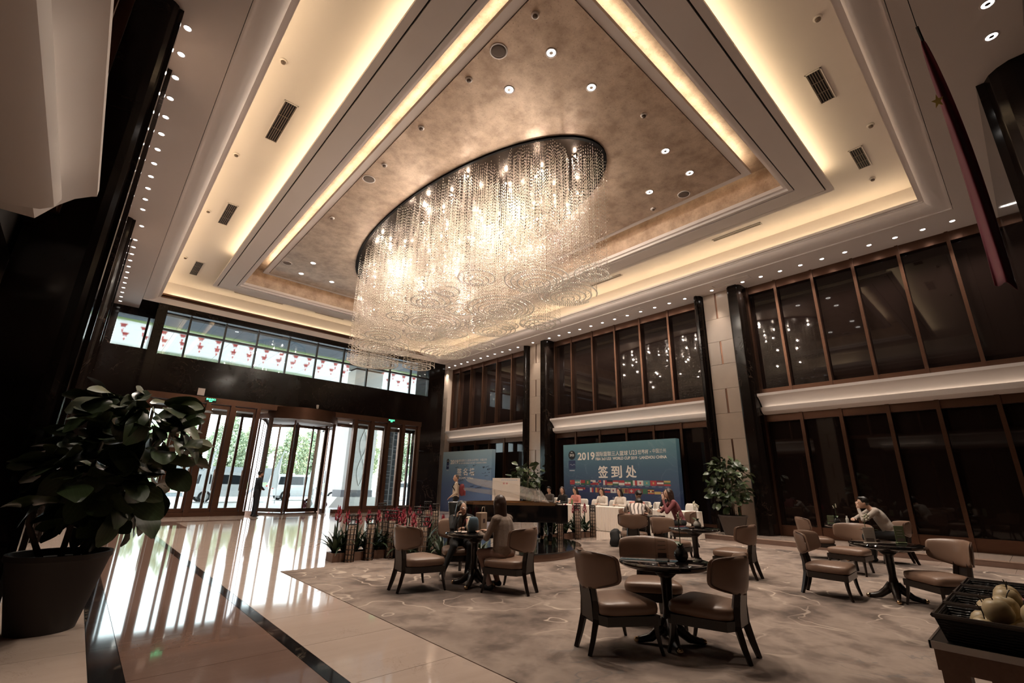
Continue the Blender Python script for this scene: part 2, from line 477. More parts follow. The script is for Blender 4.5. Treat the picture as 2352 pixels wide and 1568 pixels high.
# cornice: stepped quarter-round between soffit and tray
def cornice_profile():
    p = [(0.0, 8.0), (0.03, 8.0), (0.03, 8.035), (0.07, 8.035)]
    for k in range(7):
        a = math.pi/2*k/6
        p.append((0.07 + 0.36*math.sin(a), 8.035 + 0.17*(1-math.cos(a))))
    p += [(0.46, 8.205), (0.46, 8.235), (0.53, 8.235), (0.53, 8.30), (0.50, 8.30), (0.50, 8.27), (0.30, 8.27), (0.05, 8.27), (0.05, 9.0), (0.0, 9.0)]
    return p
def sweep3(profile, name, m):
    """mitred sweep round left, camera side and right of the tray: offset d runs inward from the outer line"""
    rows = []
    for d, z in profile:
        x0 = 0.42+d; x1 = 14.36-d; y0 = 0.10+d
        rows.append([(x0, 21.98, z), (x0, y0, z), (x1, y0, z), (x1, 21.98, z)])
    mb = MB(); n = len(rows); vs = [p for r in rows for p in r]; fs = []
    for i in range(n):
        j = (i+1) % n
        for k in range(3): fs.append((i*4+k, i*4+k+1, j*4+k+1, j*4+k))
    mb.add(vs, fs)
    return mb.build(name, m, ceil, smooth='auto')
sweep3(cornice_profile(), 'cornice', M_white)
ZT = 8.92
ring('tray_panel', M_tray, 2.52, 12.26, 2.17, 20.0, 0.40, 14.40, 0.08, 22.2, ZT, ZT+0.06)
# cove lamp strips lying on the cornice ledge
for nm, a in (('cove_lamp', (0.60, 0.64, 5.6, 21.9)), ('cove_lamp', (14.14, 14.18, 0.6, 21.9))):
    B(nm, M_cove, ceil, a[0], a[1], a[2], a[3], 8.275, 8.30)
B('cove_lamp', M_cove, ceil, 1.2, 13.6, 21.885, 21.915, 8.335, 8.355)
B('trim_ledge', M_bronzed, ceil, 0.97, 13.8, 21.84, 21.98, 8.30, 8.33)
B('trim_lip', M_bronzed, ceil, 0.97, 13.8, 21.83, 21.845, 8.30, 8.37)
B('tray_end', M_tray, ceil, 0.42, 14.36, 21.985, 22.04, 8.0, ZT)
# dropped frame
ring('frame_lip', M_white, 2.47, 12.31, 2.12, 20.05, 2.33, 12.45, 1.98, 20.19, 8.57, 8.63)
ring('dark_gap_ring', M_dark_gap, 2.50, 12.28, 2.15, 20.02, 2.46, 12.32, 2.11, 20.06, 8.60, 8.64)  # near-black ring filling the gap; recess shade put into its colour
ring('frame_soffit', M_white, 3.00, 11.78, 2.65, 19.52, 2.50, 12.28, 2.15, 20.02, 8.56, 8.64)
ring('dark_gap_ring', M_dark_gap, 3.03, 11.75, 2.68, 19.49, 2.99, 11.79, 2.64, 19.53, 8.60, 8.64)
ring('frame_lip', M_white, 3.12, 11.66, 2.77, 19.40, 3.03, 11.75, 2.68, 19.49, 8.57, 8.66)
ring('frame_lip', M_white, 3.20, 11.58, 2.85, 19.32, 3.12, 11.66, 2.77, 19.40, 8.64, 8.74)
ring('frame_riser', M_gold, 3.20, 11.58, 2.85, 19.32, 3.14, 11.64, 2.79, 19.38, 8.74, 9.46)
ring('frame_back', M_tray, 2.55, 12.23, 2.20, 19.97, 2.50, 12.28, 2.15, 20.02, 8.64, ZT+0.03)
for a in ((2.40, 2.44, 2.2, 17.4), (2.5, 12.0, 2.05, 2.09)):
    B('cove_lamp', M_cove, ceil, a[0], a[1], a[2], a[3], 8.632, 8.655)
B('upper_panel', M_gold, ceil, 3.1, 11.7, 2.7, 19.5, 9.44, 9.5)
# floating gold panel
ring('panel_lip', M_white, 3.86, 10.92, 3.55, 18.60, 3.68, 11.10, 3.37, 18.78, 9.10, 9.16)
ring('panel_lip', M_white, 3.74, 11.04, 3.43, 18.72, 3.68, 11.10, 3.37, 18.78, 9.15, 9.20)
ring('dark_gap_ring', M_dark_gap, 3.88, 10.90, 3.57, 18.58, 3.84, 10.94, 3.53, 18.62, 9.11, 9.15)  # gap beside the panel, its shade set as near-black colour
B('gold_panel', M_gold, ceil, 3.87, 10.91, 3.56, 18.59, 9.08, 9.15)
for a in ((3.76, 3.80, 3.6, 18.5), (10.98, 11.02, 3.6, 18.5), (3.9, 10.9, 3.45, 3.49), (3.9, 10.9, 18.66, 18.70)):
    B('cove_lamp', M_cove2, ceil, a[0], a[1], a[2], a[3], 9.17, 9.19)

# ---- ceiling fittings
_dl = {}
def downlight(x, y, z, label, group, r=0.075, power=0.0, col=(1, 0.86, 0.70), size=1.3):
    t = thing('downlight', label, 'ceiling light', (x, y, z), 0, group)
    k = round(r, 3)
    if k not in _dl:
        trim = MB().lathe([(r*1.3, 0), (r*1.3, -0.006), (r*1.02, -0.008), (r*0.95, 0.0)], 20).mesh('trim_ring', M_white, True)
        lens = MB().lathe([(r*0.98, -0.001), (r*0.98, 0.0)], 18).mesh('lens', M_down)
        ba = MB().lathe([(r*0.45, -0.006), (r*0.45, -0.001)], 12).mesh('baffle', M_chrome)
        _dl[k] = (trim, lens, ba)
    for nm, me in zip(('trim_ring', 'lens', 'baffle') if r > 0.06 else ('trim_ring', 'lens'), _dl[k]): link(nm, me, t)
    if power:
        s = spot('downlight_beam', (0, 0, -0.03), power, col, size, 0.7, 0.07)
        s.parent = t
    return t
ys_b3 = [-0.4+0.574*i for i in range(11)]
ys_b2 = [7.39+0.616*i for i in range(12)]
ys_b1 = [16.32+0.6*i for i in range(12)]
PW = 105          # every soffit downlight has the same lamp
for y in ys_b3+[6.37]+ys_b2+[15.22]+ys_b1:
    big = y in (6.37, 15.22)
    downlight(15.03 if not big else 15.0, y, 7.998, 'small bright downlight in the soffit above the tall glazed wall', 'downlights along the glazed wall soffit', 0.055, PW, (1, 0.88, 0.76), 0.9 if big else 1.7)
    if y > 7: downlight(-0.21 if not big else -0.15, y, 7.998, 'small bright downlight in the soffit beside the black marble columns', 'downlights along the marble wall soffit', 0.05, PW, (1, 0.88, 0.76), 0.9 if big else 1.7)
for x in (8.08, 8.8):
    downlight(x, -0.87, 7.998, 'recessed downlight in the shaded soffit near the hanging flag', 'downlights near the hanging flag', 0.07, PW, (1, 0.88, 0.76), 1.7)
for i, (x, y) in enumerate([(4.85, 4.49), (4.84, 5.65), (6.01, 4.47), (8.75, 4.42), (9.92, 4.42), (9.89, 5.56), (4.79, 16.46), (5.95, 17.63), (4.78, 17.71)]):
    downlight(x, y, 9.079, 'recessed downlight in the gold ceiling panel beside the chandelier', 'downlights in the gold ceiling panel', 0.085, 330, (1, 0.87, 0.74), 1.6)
for x, y in [(4.11, 5.13), (10.65, 4.97), (4.06, 10.37), (4.09, 17.14)]:
    t = thing('ceiling_speaker', 'round grey speaker grille set in the gold ceiling panel', 'speaker', (x, y, 9.079), 0, 'speakers in the gold ceiling panel')
    MB().lathe([(0.17, 0), (0.17, -0.008), (0.145, -0.012), (0.14, -0.004)], 24).build('rim', M_white, t, True)
    MB().lathe([(0.142, -0.006), (0.1, -0.009), (0.001, -0.010)], 24).build('grille', mat('speaker_grille', (0.16, 0.12, 0.10), 0.8), t, True)
_sm = None
def detector(x, y, z, label, group):
    global _sm
    t = thing('smoke_detector', label, 'smoke detector', (x, y, z), 0, group)
    if not _sm:
        _sm = (MB().lathe([(0.07, 0), (0.07, -0.02), (0.055, -0.03)], 16).mesh('base_plate', M_white, True),
               MB().lathe([(0.045, -0.03), (0.04, -0.055), (0.025, -0.065)], 14).mesh('sensor', mat('sensor_plastic', (0.14, 0.10, 0.08), 0.6), True))
    link('base_plate', _sm[0], t); link('sensor', _sm[1], t)
for x, y in [(4.12, 4.18), (4.09, 6.01), (4.09, 9.55), (4.09, 12.92), (7.4, 4.15), (4.09, 7.8), (10.65, 5.92)]:
    detector(x, y, 9.079, 'small smoke detector on the gold ceiling panel', 'detectors on the gold ceiling panel')
for x, y in [(1.21, 7.95), (1.20, 11.5), (1.20, 14.85), (1.2, 18.9), (7.5, 0.92), (11.0, 0.9), (13.2, 1.3)]:
    detector(x, y, ZT-0.001, 'small round sprinkler cover on the cream ceiling tray', 'sprinkler covers on the cream tray')
def vent(x0, x1, y0, y1, label, group=None):
    t = thing('air_vent', label, 'air vent', ((x0+x1)/2, (y0+y1)/2, ZT), 0, group)
    w = (x1-x0)/2; h = (y1-y0)/2
    mb = MB()
    for a in ((-w, w, -h, -h+0.02), (-w, w, h-0.02, h), (-w, -w+0.02, -h, h), (w-0.02, w, -h, h)): mb.box(a[0], a[1], a[2], a[3], -0.02, 0.002)
    mb.build('frame', M_white, t)
    MB().box(-w, w, -h, h, -0.004, 0.002).build('backing', M_dark_gap, t)
    along = h > w
    n = 6
    for i in range(n):
        q = -1 + (2*i+1)/n
        m2 = mat('vent_slat', (0.16, 0.12, 0.10), 0.5)
        if along: B('slat', m2, t, q*w*0.92-0.007, q*w*0.92+0.007, -h+0.02, h-0.02, -0.016, -0.006)
        else: B('slat', m2, t, -w+0.02, w-0.02, q*h*0.92-0.007, q*h*0.92+0.007, -0.016, -0.006)
    for q in (-0.33, 0.33):
        if along: B('crossbar', MATS['vent_slat'], t, -w, w, q*h-0.006, q*h+0.006, -0.018, -0.006)
        else: B('crossbar', MATS['vent_slat'], t, q*w-0.006, q*w+0.006, -h, h, -0.018, -0.006)
for y0, y1 in ((8.9, 10.4), (13.95, 15.4), (18.95, 20.45)): vent(1.52, 1.80, y0, y1, 'long slatted air grille in the cream tray beside the marble columns', 'long grilles in the left tray')
for x0, x1 in ((8.6, 9.6), (11.6, 12.55)): vent(x0, x1, 1.18, 1.45, 'slatted air grille in the cream tray near the hanging flag', 'grilles near the hanging flag')
for y0, y1 in ((4.0, 5.45), (8.9, 10.4)): vent(13.28, 13.42, y0, y1, 'narrow linear air slot in the tray along the glazed wall', 'linear slots along the glazed wall')
for x0, x1 in ((3.25, 5.2), (6.6, 8.0)): vent(x0, x1, 21.16, 21.28, 'narrow linear air slot in the tray above the entrance', 'linear slots above the entrance')
for y0 in (5.0, 9.0):
    ring('access_panel', M_white, 14.62, 14.88, y0+0.03, y0+1.2, 14.60, 14.90, y0, y0+1.23, 7.985, 8.0)

# ================================================================== GLAZED SIDE WALL and its mirror
def pilaster(parent, X, y0, y1, sgn, z0=0.0, z1=8.0):
    """black marble pilaster with a stepped, hollowed edge; sgn=+1 right wall, -1 left wall; X = face"""
    ym = (y0+y1)/2; w = (y1-y0)/2
    prof = [(-w, 0.75), (-w, 0.20), (-w+0.02, 0.12), (-w+0.06, 0.07), (-w+0.10, 0.05), (-w+0.10, 0.0), (w-0.10, 0.0), (w-0.10, 0.05), (w-0.06, 0.07), (w-0.02, 0.12), (w, 0.20), (w, 0.75)]
    poly = [(X + sgn*d, ym + q) for q, d in prof]
    if sgn > 0: poly = poly[::-1]
    return MB().prism_z(poly, z0, z1).build('marble_pilaster', M_marble, parent)
ZJ = [0.55, 1.32, 2.13, 2.95, 3.78, 4.59, 5.42, 6.23, 7.05, 8.0]
def stone_pillar(parent, X, y0, y1, sgn, zb):
    x0, x1 = sorted((X+sgn*0.05, X+sgn*0.6))
    core = B('stone_pillar', M_stone, parent, x0, x1, y0+0.01, y1-0.01, zb, 8.0)
    ym = (y0+y1)/2
    xa, xb = sorted((X, X+sgn*0.06))
    xs, xt = sorted((X+sgn*0.012, X+sgn*0.05))
    zs = [zb+0.22] + ZJ[1:]
    for i in range(len(zs)-1):
        if (len(zs)-2-i) % 2 == 0:
            B('stone_block', M_stone, core, xa, xb, y0, ym-0.03, zs[i]+0.004, zs[i+1]-0.004)
            B('stone_block', M_stone, core, xa, xb, ym+0.03, y1, zs[i]+0.004, zs[i+1]-0.004)
            B('bronze_inlay', M_bronzed, core, xs, xt, ym-0.03, ym+0.03, zs[i], zs[i+1])
        else: B('stone_block', M_stone, core, xa, xb, y0, y1, zs[i]+0.004, zs[i+1]-0.004)
    xa, xb = sorted((X-sgn*0.05, X+sgn*0.1))
    B('plinth', M_stone, core, xa, xb, y0, y1, zb, zb+0.2)
    xa, xb = sorted((X-sgn*0.02, X+sgn*0.1))
    B('plinth_cap', M_stone, core, xa, xb, y0, y1, zb+0.2, zb+0.235)
def shelf(parent, y0, y1, sgn, f, back=15.85, lo1=None, lamp0=None):
    up_ = [(15.25, 4.28), (15.25, 4.20), (15.29, 4.18), (15.40, 4.10), (15.50, 3.98), (15.56, 3.88), (15.62, 3.78), (back, 3.78), (back, 4.28)]
    lo_ = [(15.44, 3.88), (15.43, 3.83), (15.46, 3.74), (15.54, 3.68), (15.70, 3.65), (back, 3.64), (back, 3.775), (15.60, 3.775), (15.50, 3.79), (15.465, 3.84), (15.46, 3.88)]
    fl_ = lambda p: [(f(x), z) for x, z in (p if sgn > 0 else p[::-1])]
    o = MB().prism_y(fl_(up_), y0, y1).build('cove_shelf', M_white, parent, 'auto')
    MB().prism_y(fl_(lo_), y0, lo1 or y1).build('cove_lip', M_white, o, 'auto')
    xa, xb = sorted((f(15.50), f(15.52)))
    if lamp0 is None or lamp0 < y1: B('shelf_lamp', M_shelfl, o, xa, xb, y0+0.1 if lamp0 is None else lamp0, (lo1 or y1)-0.1, 3.795, 3.81)
    return o
def bay(n_up, n_lo, y0, y1, mulls, lomulls, sgn, f, with_shelf=True, zb=0.14, sh1=None, rec=0.0, lo1=None, lamp0=None):
    up = struct('window_%d' % n_up, 'tall smoked glass glazing with bronze mullions in the upper wall', 'window')
    def bx(nm, m, par, xa, xb, *a):
        xa, xb = sorted((f(xa), f(xb))); return B(nm, m, par, xa, xb, *a)
    bx('header_rail', M_bronze, up, 15.62, 15.84, y0, y1, 7.74, 8.0)
    bx('sill_rail', M_bronze, up, 15.60, 15.84, y0, y1, 4.28, 4.47)
    E_ = sorted([y0] + list(mulls) + [y1])
    for i, y in enumerate(E_):
        bx('mullion', M_bronze if i % 2 else M_bronzed, up, 15.58, 15.82, y-0.038, y+0.038, 4.28, 8.0)
    for a, b in zip(E_, E_[1:]): bx('glass_pane', M_darkglass, up, 15.74, 15.76, a+0.03, b-0.03, 4.45, 7.76)
    if with_shelf: shelf(up, y0, sh1 or y1, sgn, f, 15.85+rec, lo1, lamp0)
    lo = struct('window_%d' % n_lo, 'tall smoked glass screen with bronze mullions at floor level', 'window')
    bx('header_rail', M_bronzed, lo, 15.66+rec, 15.84+rec, y0, y1, 3.44, 3.66)
    bx('base_rail', M_bronzed, lo, 15.66+rec, 15.84+rec, y0, y1, zb, zb+0.30)
    E_ = sorted([y0] + list(lomulls) + [y1])
    for y in E_: bx('mullion', M_bronzed, lo, 15.62+rec, 15.82+rec, y-0.045, y+0.045, zb, 3.66)
    for a, b in zip(E_, E_[1:]): bx('glass_pane', M_darkglass, lo, 15.76+rec, 15.78+rec, a+0.04, b-0.04, zb+0.28, 3.46)
idf = lambda x: x
M_wallback = mat('wall_backing', (0.012, 0.008, 0.007), 0.8)
wr = struct('wall_right', 'side wall with cream stone pillars between black marble pilasters', 'wall')
B('wall_core', M_wallback, wr, 15.88, 16.2, -2.2, 23.6, 0, 9.6)
for (a, b, zb) in ((5.98, 6.85, 0.14), (14.88, 15.72, 0.0)):
    stone_pillar(wr, 15.3, a, b, 1, zb)
    pilaster(wr, 15.05, a-0.50, a-0.02, 1, zb)
    pilaster(wr, 15.05, b+0.02, b+0.30, 1, zb)
stone_pillar(wr, 15.3, 22.72, 23.4, 1, 0.0)
bay(1, 2, -1.2, 5.46, (4.58, 3.52, 2.46, 1.40, 0.36, -0.66), (4.44, 3.45, 2.38, 1.38, 0.31, -0.7), 1, idf)
bay(3, 4, 7.18, 14.36, (13.32, 12.12, 10.92, 9.70, 8.44), (13.2, 11.9, 10.6, 9.4, 8.3), 1, idf, zb=0.0)
bay(5, 6, 16.04, 22.7, (22.0, 20.9, 19.8, 18.6, 17.4), (21.6, 20.3, 19.1, 17.9), 1, idf, zb=0.0)
wl = struct('wall_left', 'dark side wall of black marble pilasters and smoked glass', 'wall')
B('wall_core', M_wallback, wl, -2.3, -1.9, -2.2, 23.6, 0, 9.6)
B('spandrel', M_wallback, wl, -1.9, -1.1, -2.2, 23.6, 3.78, 9.6)
for (a, b) in ((7.5, 8.36), (15.35, 16.2)):
    stone_pillar(wl, mx(15.3), a, b, -1, 0.0)
    pilaster(wl, mx(15.07), a-0.50, a-0.02, -1)
    pilaster(wl, mx(15.05), b+0.02, b+0.32, -1)
bay(7, 8, -1.2, 6.98, (5.9, 4.8, 3.7, 2.5, 1.4, 0.36), (5.9, 4.8, 3.7, 2.5, 1.4, 0.36), -1, mx, zb=0.0, sh1=6.05, rec=0.8, lo1=5.55, lamp0=3.4)
bay(9, 10, 8.7, 14.83, (13.7, 12.5, 11.2, 9.9), (13.7, 12.5, 11.2, 9.9), -1, mx, zb=0.0, rec=0.8, lamp0=99)
bay(11, 12, 16.54, 23.4, (22.0, 20.9, 19.8, 18.6, 17.6), (21.6, 20.3, 19.1, 17.9), -1, mx, zb=0.0, lamp0=99)
# wall behind and beside the camera
wf = struct('wall_front', 'shaded black marble end wall', 'wall')
B('wall_core', M_wallback, wf, -2.4, 16.4, -2.2, -1.7, 0, 9.6)
MB().prism_z([(9.55, -1.75), (9.55, -1.02), (9.62, -0.88), (9.72, -0.78), (9.86, -0.72), (9.86, -0.62), (15.9, -0.62), (15.9, -1.75)], 0.0, 8.0).build('marble_pier', M_marble, wf)
MB().prism_z([(-1.3, -1.75), (-1.3, -1.2), (8.9, -1.2), (8.9, -1.75)], 0.0, 8.0).build('marble_pier', M_marble, wf)

# ================================================================== ENTRANCE WALL
wb = struct('wall_back', 'black marble entrance wall framing doors and a high window', 'wall')
YP = 22.0
# portal slabs: panels of marble with fine joints
def slabs(x0, x1, z0, z1, nx, nz, y=YP):
    w = (x1-x0)/nx; h = (z1-z0)/nz
    for i in range(nx):
        for j in range(nz): B('marble_slab', M_marble, wb, x0+i*w+0.004, x0+(i+1)*w-0.004, y, y+0.06, z0+j*h+0.004, z0+(j+1)*h-0.004)
slabs(0.97, 1.28, 0.0, 8.3, 1, 6)
slabs(1.28, 13.5, 4.54, 6.0, 9, 1)
slabs(1.28, 13.5, 7.75, 8.3, 9, 1)
slabs(13.5, 14.55, 4.54, 8.0, 1, 3)
slabs(13.22, 14.55, 0.0, 4.54, 2, 3)
B('portal_core', M_marble, wb, 0.95, 1.26, YP+0.05, 23.4, 0, 8.3)
B('portal_core', M_marble, wb, 1.26, 13.52, YP+0.05, YP+0.5, 4.5, 5.96)
B('portal_core', M_marble, wb, 1.26, 13.83, YP+0.05, YP+0.4, 7.79, 9.5)
B('portal_core', M_marble, wb, 13.52, 14.55, YP+0.05, 23.4, 0, 8.0)
B('portal_cap', M_bronzed, wb, 0.93, 14.0, YP-0.06, YP+0.05, 8.24, 8.31)
B('back_wall_panel', M_marble, wb, -2.4, 0.97, 23.4, 23.7, 0, 6.38)
B('back_wall_panel', M_marble, wb, -2.4, -0.16, 23.4, 23.7, 6.38, 8.0)
B('back_wall_panel', M_marble, wb, -0.16, 0.97, 23.4, 23.7, 7.68, 8.0)
B('back_wall_panel', M_marble, wb, 14.5, 16.2, 23.4, 23.7, 0, 8.0)
B('back_wall_panel', M_wallback, wb, -2.4, 16.4, 23.4, 23.7, 8.0, 9.6)
B('access_plate', M_white, wb, 2.86, 3.10, YP-0.03, YP+0.01, 4.58, 4.86)
# high window
w13 = struct('window_13', 'high band of clear glazing in the marble entrance wall', 'window')
mu = [1.28, 2.11, 3.39, 4.66, 5.98, 7.28, 8.60, 9.89, 11.17, 12.42, 13.5]
M_frame = mat('dark_window_frame', (0.012, 0.011, 0.011), 0.4)
for x in mu[1:-1]: B('mullion', M_frame, w13, x-0.035, x+0.035, YP+0.12, YP+0.24, 6.0, 7.75)
B('transom_bar', M_frame, w13, 1.28, 13.5, YP+0.11, YP+0.25, 6.97, 7.05)
for a, b in zip(mu, mu[1:]):
    for z0, z1 in ((6.0, 6.97), (7.05, 7.75)): B('glass_pane', M_glass, w13, a+0.03, b-0.03, YP+0.175, YP+0.185, z0, z1)
w14 = struct('window_14', 'small clear side window between marble column and portal', 'window')
B('glass_pane', M_glass, w14, -0.16, 0.80, 23.5, 23.51, 6.38, 7.68)
B('glass_pane', M_glass, w14, 0.86, 0.97, 23.5, 23.51, 6.38, 7.68)
B('mullion', M_frame, w14, 0.79, 0.87, 23.46, 23.56, 6.38, 7.68)
# bronze transom and glazed doors
tr = struct('trim_2', 'bronze transom beam above the entrance doors', 'trim')
B('transom_beam', M_bronze, tr, 1.28, 13.22, YP-0.05, YP+0.3, 4.30, 4.54)
B('threshold', M_bronzed, tr, 1.28, 5.35, YP-0.04, YP+0.25, 0.0, 0.16)
B('threshold', M_bronzed, tr, 8.95, 13.22, YP-0.04, YP+0.25, 0.0, 0.16)
posts_l = [1.36, 2.42, 3.32, 4.20, 5.18]
posts_r = [9.54, 10.42, 11.30, 12.16, 13.10]
dn = 1
def door_leaf(x0, x1, y):
    global dn
    d = struct('door_%d' % dn, 'tall bronze framed glass entrance door', 'door'); dn += 1
    s = 0.085
    B('stile', M_bronzed, d, x0, x0+s, y-0.03, y+0.03, 0.14, 4.26)
    B('stile', M_bronzed, d, x1-s, x1, y-0.03, y+0.03, 0.14, 4.26)
    B('top_rail', M_bronzed, d, x0+s, x1-s, y-0.03, y+0.03, 4.12, 4.26)
    B('bottom_rail', M_bronzed, d, x0+s, x1-s, y-0.03, y+0.03, 0.14, 0.30)
    B('glass_pane', M_glass, d, x0+s, x1-s, y-0.006, y+0.006, 0.30, 4.12)
    MB().tube([(x1-0.12, y-0.09, 0.95), (x1-0.12, y-0.09, 1.75)], 0.018, 8).build('pull_handle', M_bronze, d, True)
for ps in (posts_l, posts_r):
    for x in ps: B('door_post', M_bronzed, tr, x-0.075, x+0.075, YP-0.07, YP+0.16, 0.0, 4.32)
    for a, b in zip(ps, ps[1:]): door_leaf(a+0.08, b-0.08, YP+0.06)
# vestibule beyond: second row of posts, ceiling with small lights
ve = struct('trim_3', 'entrance vestibule frame beyond the doors', 'vestibule')
B('vestibule_ceiling', M_white, ve, 1.2, 13.6, YP+0.3, 23.55, 4.20, 4.32)
for x in (1.7, 3.17, 4.04, 4.92, 5.7, 8.7, 10.1, 10.95, 11.8, 12.75, 13.4):
    B('outer_post', M_bronzed, ve, x-0.05, x+0.05, 23.4, 23.52, 0.0, 4.2)
B('outer_header', M_bronzed, ve, 1.2, 13.6, 23.4, 23.52, 4.05, 4.22)
for x in (2.2, 3.6, 4.5, 9.7, 10.7, 11.6, 12.4):
    t = thing('vestibule_light', 'small recessed lamp in the white ceiling beyond the glass doors', 'ceiling light', (x, 22.9, 4.199), 0, 'vestibule ceiling lamps')
    MB().lathe([(0.07, 0.0), (0.07, -0.012), (0.05, -0.014)], 14).build('trim_ring', M_chrome, t, True)
    MB().lathe([(0.05, -0.015), (0.05, -0.013)], 14).build('lens', M_down, t)
# exit signs
M_signb = mat('sign_black', (0.005, 0.006, 0.005), 0.4)
M_signg = emis('sign_green', (0.12, 1.0, 0.42), 2.2)
def text_mesh(body, size, align='CENTER', extrude=0.0, bold=0.0, sx=1.0):
    c = bpy.data.curves.new('lettering', 'FONT'); c.body = body; c.size = size
    c.align_x = align; c.align_y = 'CENTER'; c.extrude = extrude; c.offset = bold
    c.resolution_u = 3
    o = bpy.data.objects.new('tmp', c); COL.objects.link(o)
    bpy.context.view_layer.update()
    dg = bpy.context.evaluated_depsgraph_get()
    me = bpy.data.meshes.new_from_object(o.evaluated_get(dg))
    bpy.data.objects.remove(o); bpy.data.curves.remove(c)
    if sx != 1:
        for v in me.vertices: v.co.x *= sx
    return me
def put_text(body, size, m, parent, loc, rot, name='lettering', align='CENTER', bold=0.0, sx=1.0, w=None):
    me = text_mesh(body, size, align, 0.0, bold, sx)
    if w and me.vertices:
        xs = [v.co.x for v in me.vertices]; k = w/max(1e-6, max(xs)-min(xs))
        for v in me.vertices: v.co.x *= k
    me.materials.clear(); me.materials.append(m)
    o = link(name, me, parent, loc); o.rotation_euler = rot
    return o
for x in (3.36, 11.42):
    t = thing('exit_sign', 'small black exit sign with green writing over the doors beside the %s' % ('white wall plate' if x < 5 else 'stone lattice end'), 'sign', (x, YP-0.06, 4.42))
    MB().bbox((0, 0, 0), (0.40, 0.05, 0.17), 0.01).build('sign_case', M_signb, t)
    put_text('安全出口', 0.085, M_signg, t, (0, -0.027, 0.03), (R(90), 0, 0), bold=0.002)
    put_text('EXIT', 0.055, M_signg, t, (0, -0.027, -0.045), (R(90), 0, 0), bold=0.002)
t = thing('security_camera', 'small white dome camera on the marble above the revolving door', 'camera', (7.6, YP-0.02, 4.66))
MB().bbox((0, -0.03, 0.06), (0.10, 0.10, 0.10), 0.015).build('bracket', M_white, t)
MB().ell((0, -0.05, -0.02), (0.055, 0.055, 0.06)).build('dome', mat('frosted_dome', (0.8, 0.75, 0.7), 0.3), t, True)

# revolving door
rc = (7.20, 23.15); rr = 1.78
rv = thing('revolving_door', 'large revolving door with curved bronze drum header in the entrance wall', 'revolving door', (rc[0], rc[1], 0))
def arc(a0, a1, r0, r1, z0, z1, n=24):
    mb = MB(); vs = []; fs = []
    for i in range(n+1):
        a = a0+(a1-a0)*i/n; c, s = math.cos(a), math.sin(a)
        vs += [(r0*c, r0*s, z0), (r1*c, r1*s, z0), (r1*c, r1*s, z1), (r0*c, r0*s, z1)]
    for i in range(n):
        for k in range(4): fs.append((i*4+k, i*4+(k+1) % 4, i*4+4+(k+1) % 4, i*4+4+k))
    fs += [(3, 2, 1, 0), (n*4, n*4+1, n*4+2, n*4+3)]
    return mb.add(vs, fs)
arc(0, 2*math.pi, rr-0.10, rr, 3.98, 4.50, 48).build('drum_header', M_bronze, rv, 'auto')
arc(0, 2*math.pi, 0.02, rr-0.1, 4.02, 4.06, 32).build('drum_ceiling', M_white, rv)
for a0, a1 in ((R(-35), R(35)), (R(145), R(215))):
    arc(a0, a1, rr-0.07, rr-0.055, 0.12, 3.98, 14).build('curved_glass', M_glass, rv, 'auto')
    arc(a0, a1, rr-0.10, rr-0.02, 0.0, 0.14, 14).build('curved_base', M_bronze, rv)
    for k in range(4):
        a = a0+(a1-a0)*k/3
        MB().obox(((rr-0.06)*math.cos(a), (rr-0.06)*math.sin(a), 2.0), (0.12 if k in (0, 3) else 0.06, 0.12 if k in (0, 3) else 0.06, 4.0), Matrix.Rotation(a, 3, 'Z')).build('drum_post', M_bronzed, rv)
for k in range(3):
    a = R(10+120*k); Mz = Matrix.Rotation(a, 3, 'Z')
    mb = MB()
    for off, w in ((0.10, 0.09), (0.84, 0.06), (1.58, 0.09)): mb.obox(Mz @ Vector((off, 0, 1.98)), (w, 0.06, 3.9), Mz)
    mb.obox(Mz @ Vector((0.84, 0, 3.85)), (1.4, 0.06, 0.12), Mz); mb.obox(Mz @ Vector((0.84, 0, 0.10)), (1.4, 0.06, 0.16), Mz)
    wg = mb.build('door_wing', M_bronzed, rv)
    MB().obox(Mz @ Vector((0.84, 0, 2.0)), (1.4, 0.012, 3.6), Mz).build('glass_pane', M_glass, wg)
MB().tube([(0, 0, 0.0), (0, 0, 4.0)], 0.07, 12).build('centre_shaft', M_bronzed, rv, True)

# ================================================================== OUTDOORS
M_pave = paint('pale_paving', (0.62, 0.61, 0.60), 0.5)
M_asph = paint('asphalt', (0.035, 0.045, 0.06), 0.6)
M_grass = paint('grass', (0.12, 0.17, 0.04), 0.9)
gnd = struct('floor_outside', 'pale paved forecourt outside the entrance', 'ground')
gnd.name = 'ground'
B('paving', M_pave, gnd, -90, 110, 23.9, 47, -0.32, -0.05)
B('roadway', M_asph, gnd, -90, 110, 47, 59.5, -0.32, -0.06)
B('verge', M_grass, gnd, -90, 110, 59.5, 60.4, -0.32, -0.04)
B('paving', M_pave, gnd, -90, 110, 60.4, 160, -0.32, -0.05)
# mirror-clad canopy over the forecourt
M_mirror = mat('mirror_canopy', (0.165, 0.178, 0.185), 0.03, 1.0)
_v = coords(M_mirror, (0.6, 1.5, 1), kind='World')
bump(M_mirror, noise(M_mirror, _v, 0.6, 3), 0.05, 0.03)
ca = thing('canopy', 'mirror clad canopy roof above the forecourt outside the high window', 'canopy', (7, 30, 8.4), kind='structure')
for i in range(12):
    for j in range(5): MB().box(-14.9+i*2.5, -14.9+(i+1)*2.5-0.01, -6.2+j*2.5, -6.2+(j+1)*2.5-0.01, 0, 0.05).build('mirror_panel', M_mirror, ca)
MB().box(-15, 15.2, -6.3, 6.4, 0.06, 0.5).build('canopy_slab', M_white, ca)
MB().box(-15, 15.2, 6.3, 6.5, -0.1, 0.6).build('fascia', M_stoneo, ca)
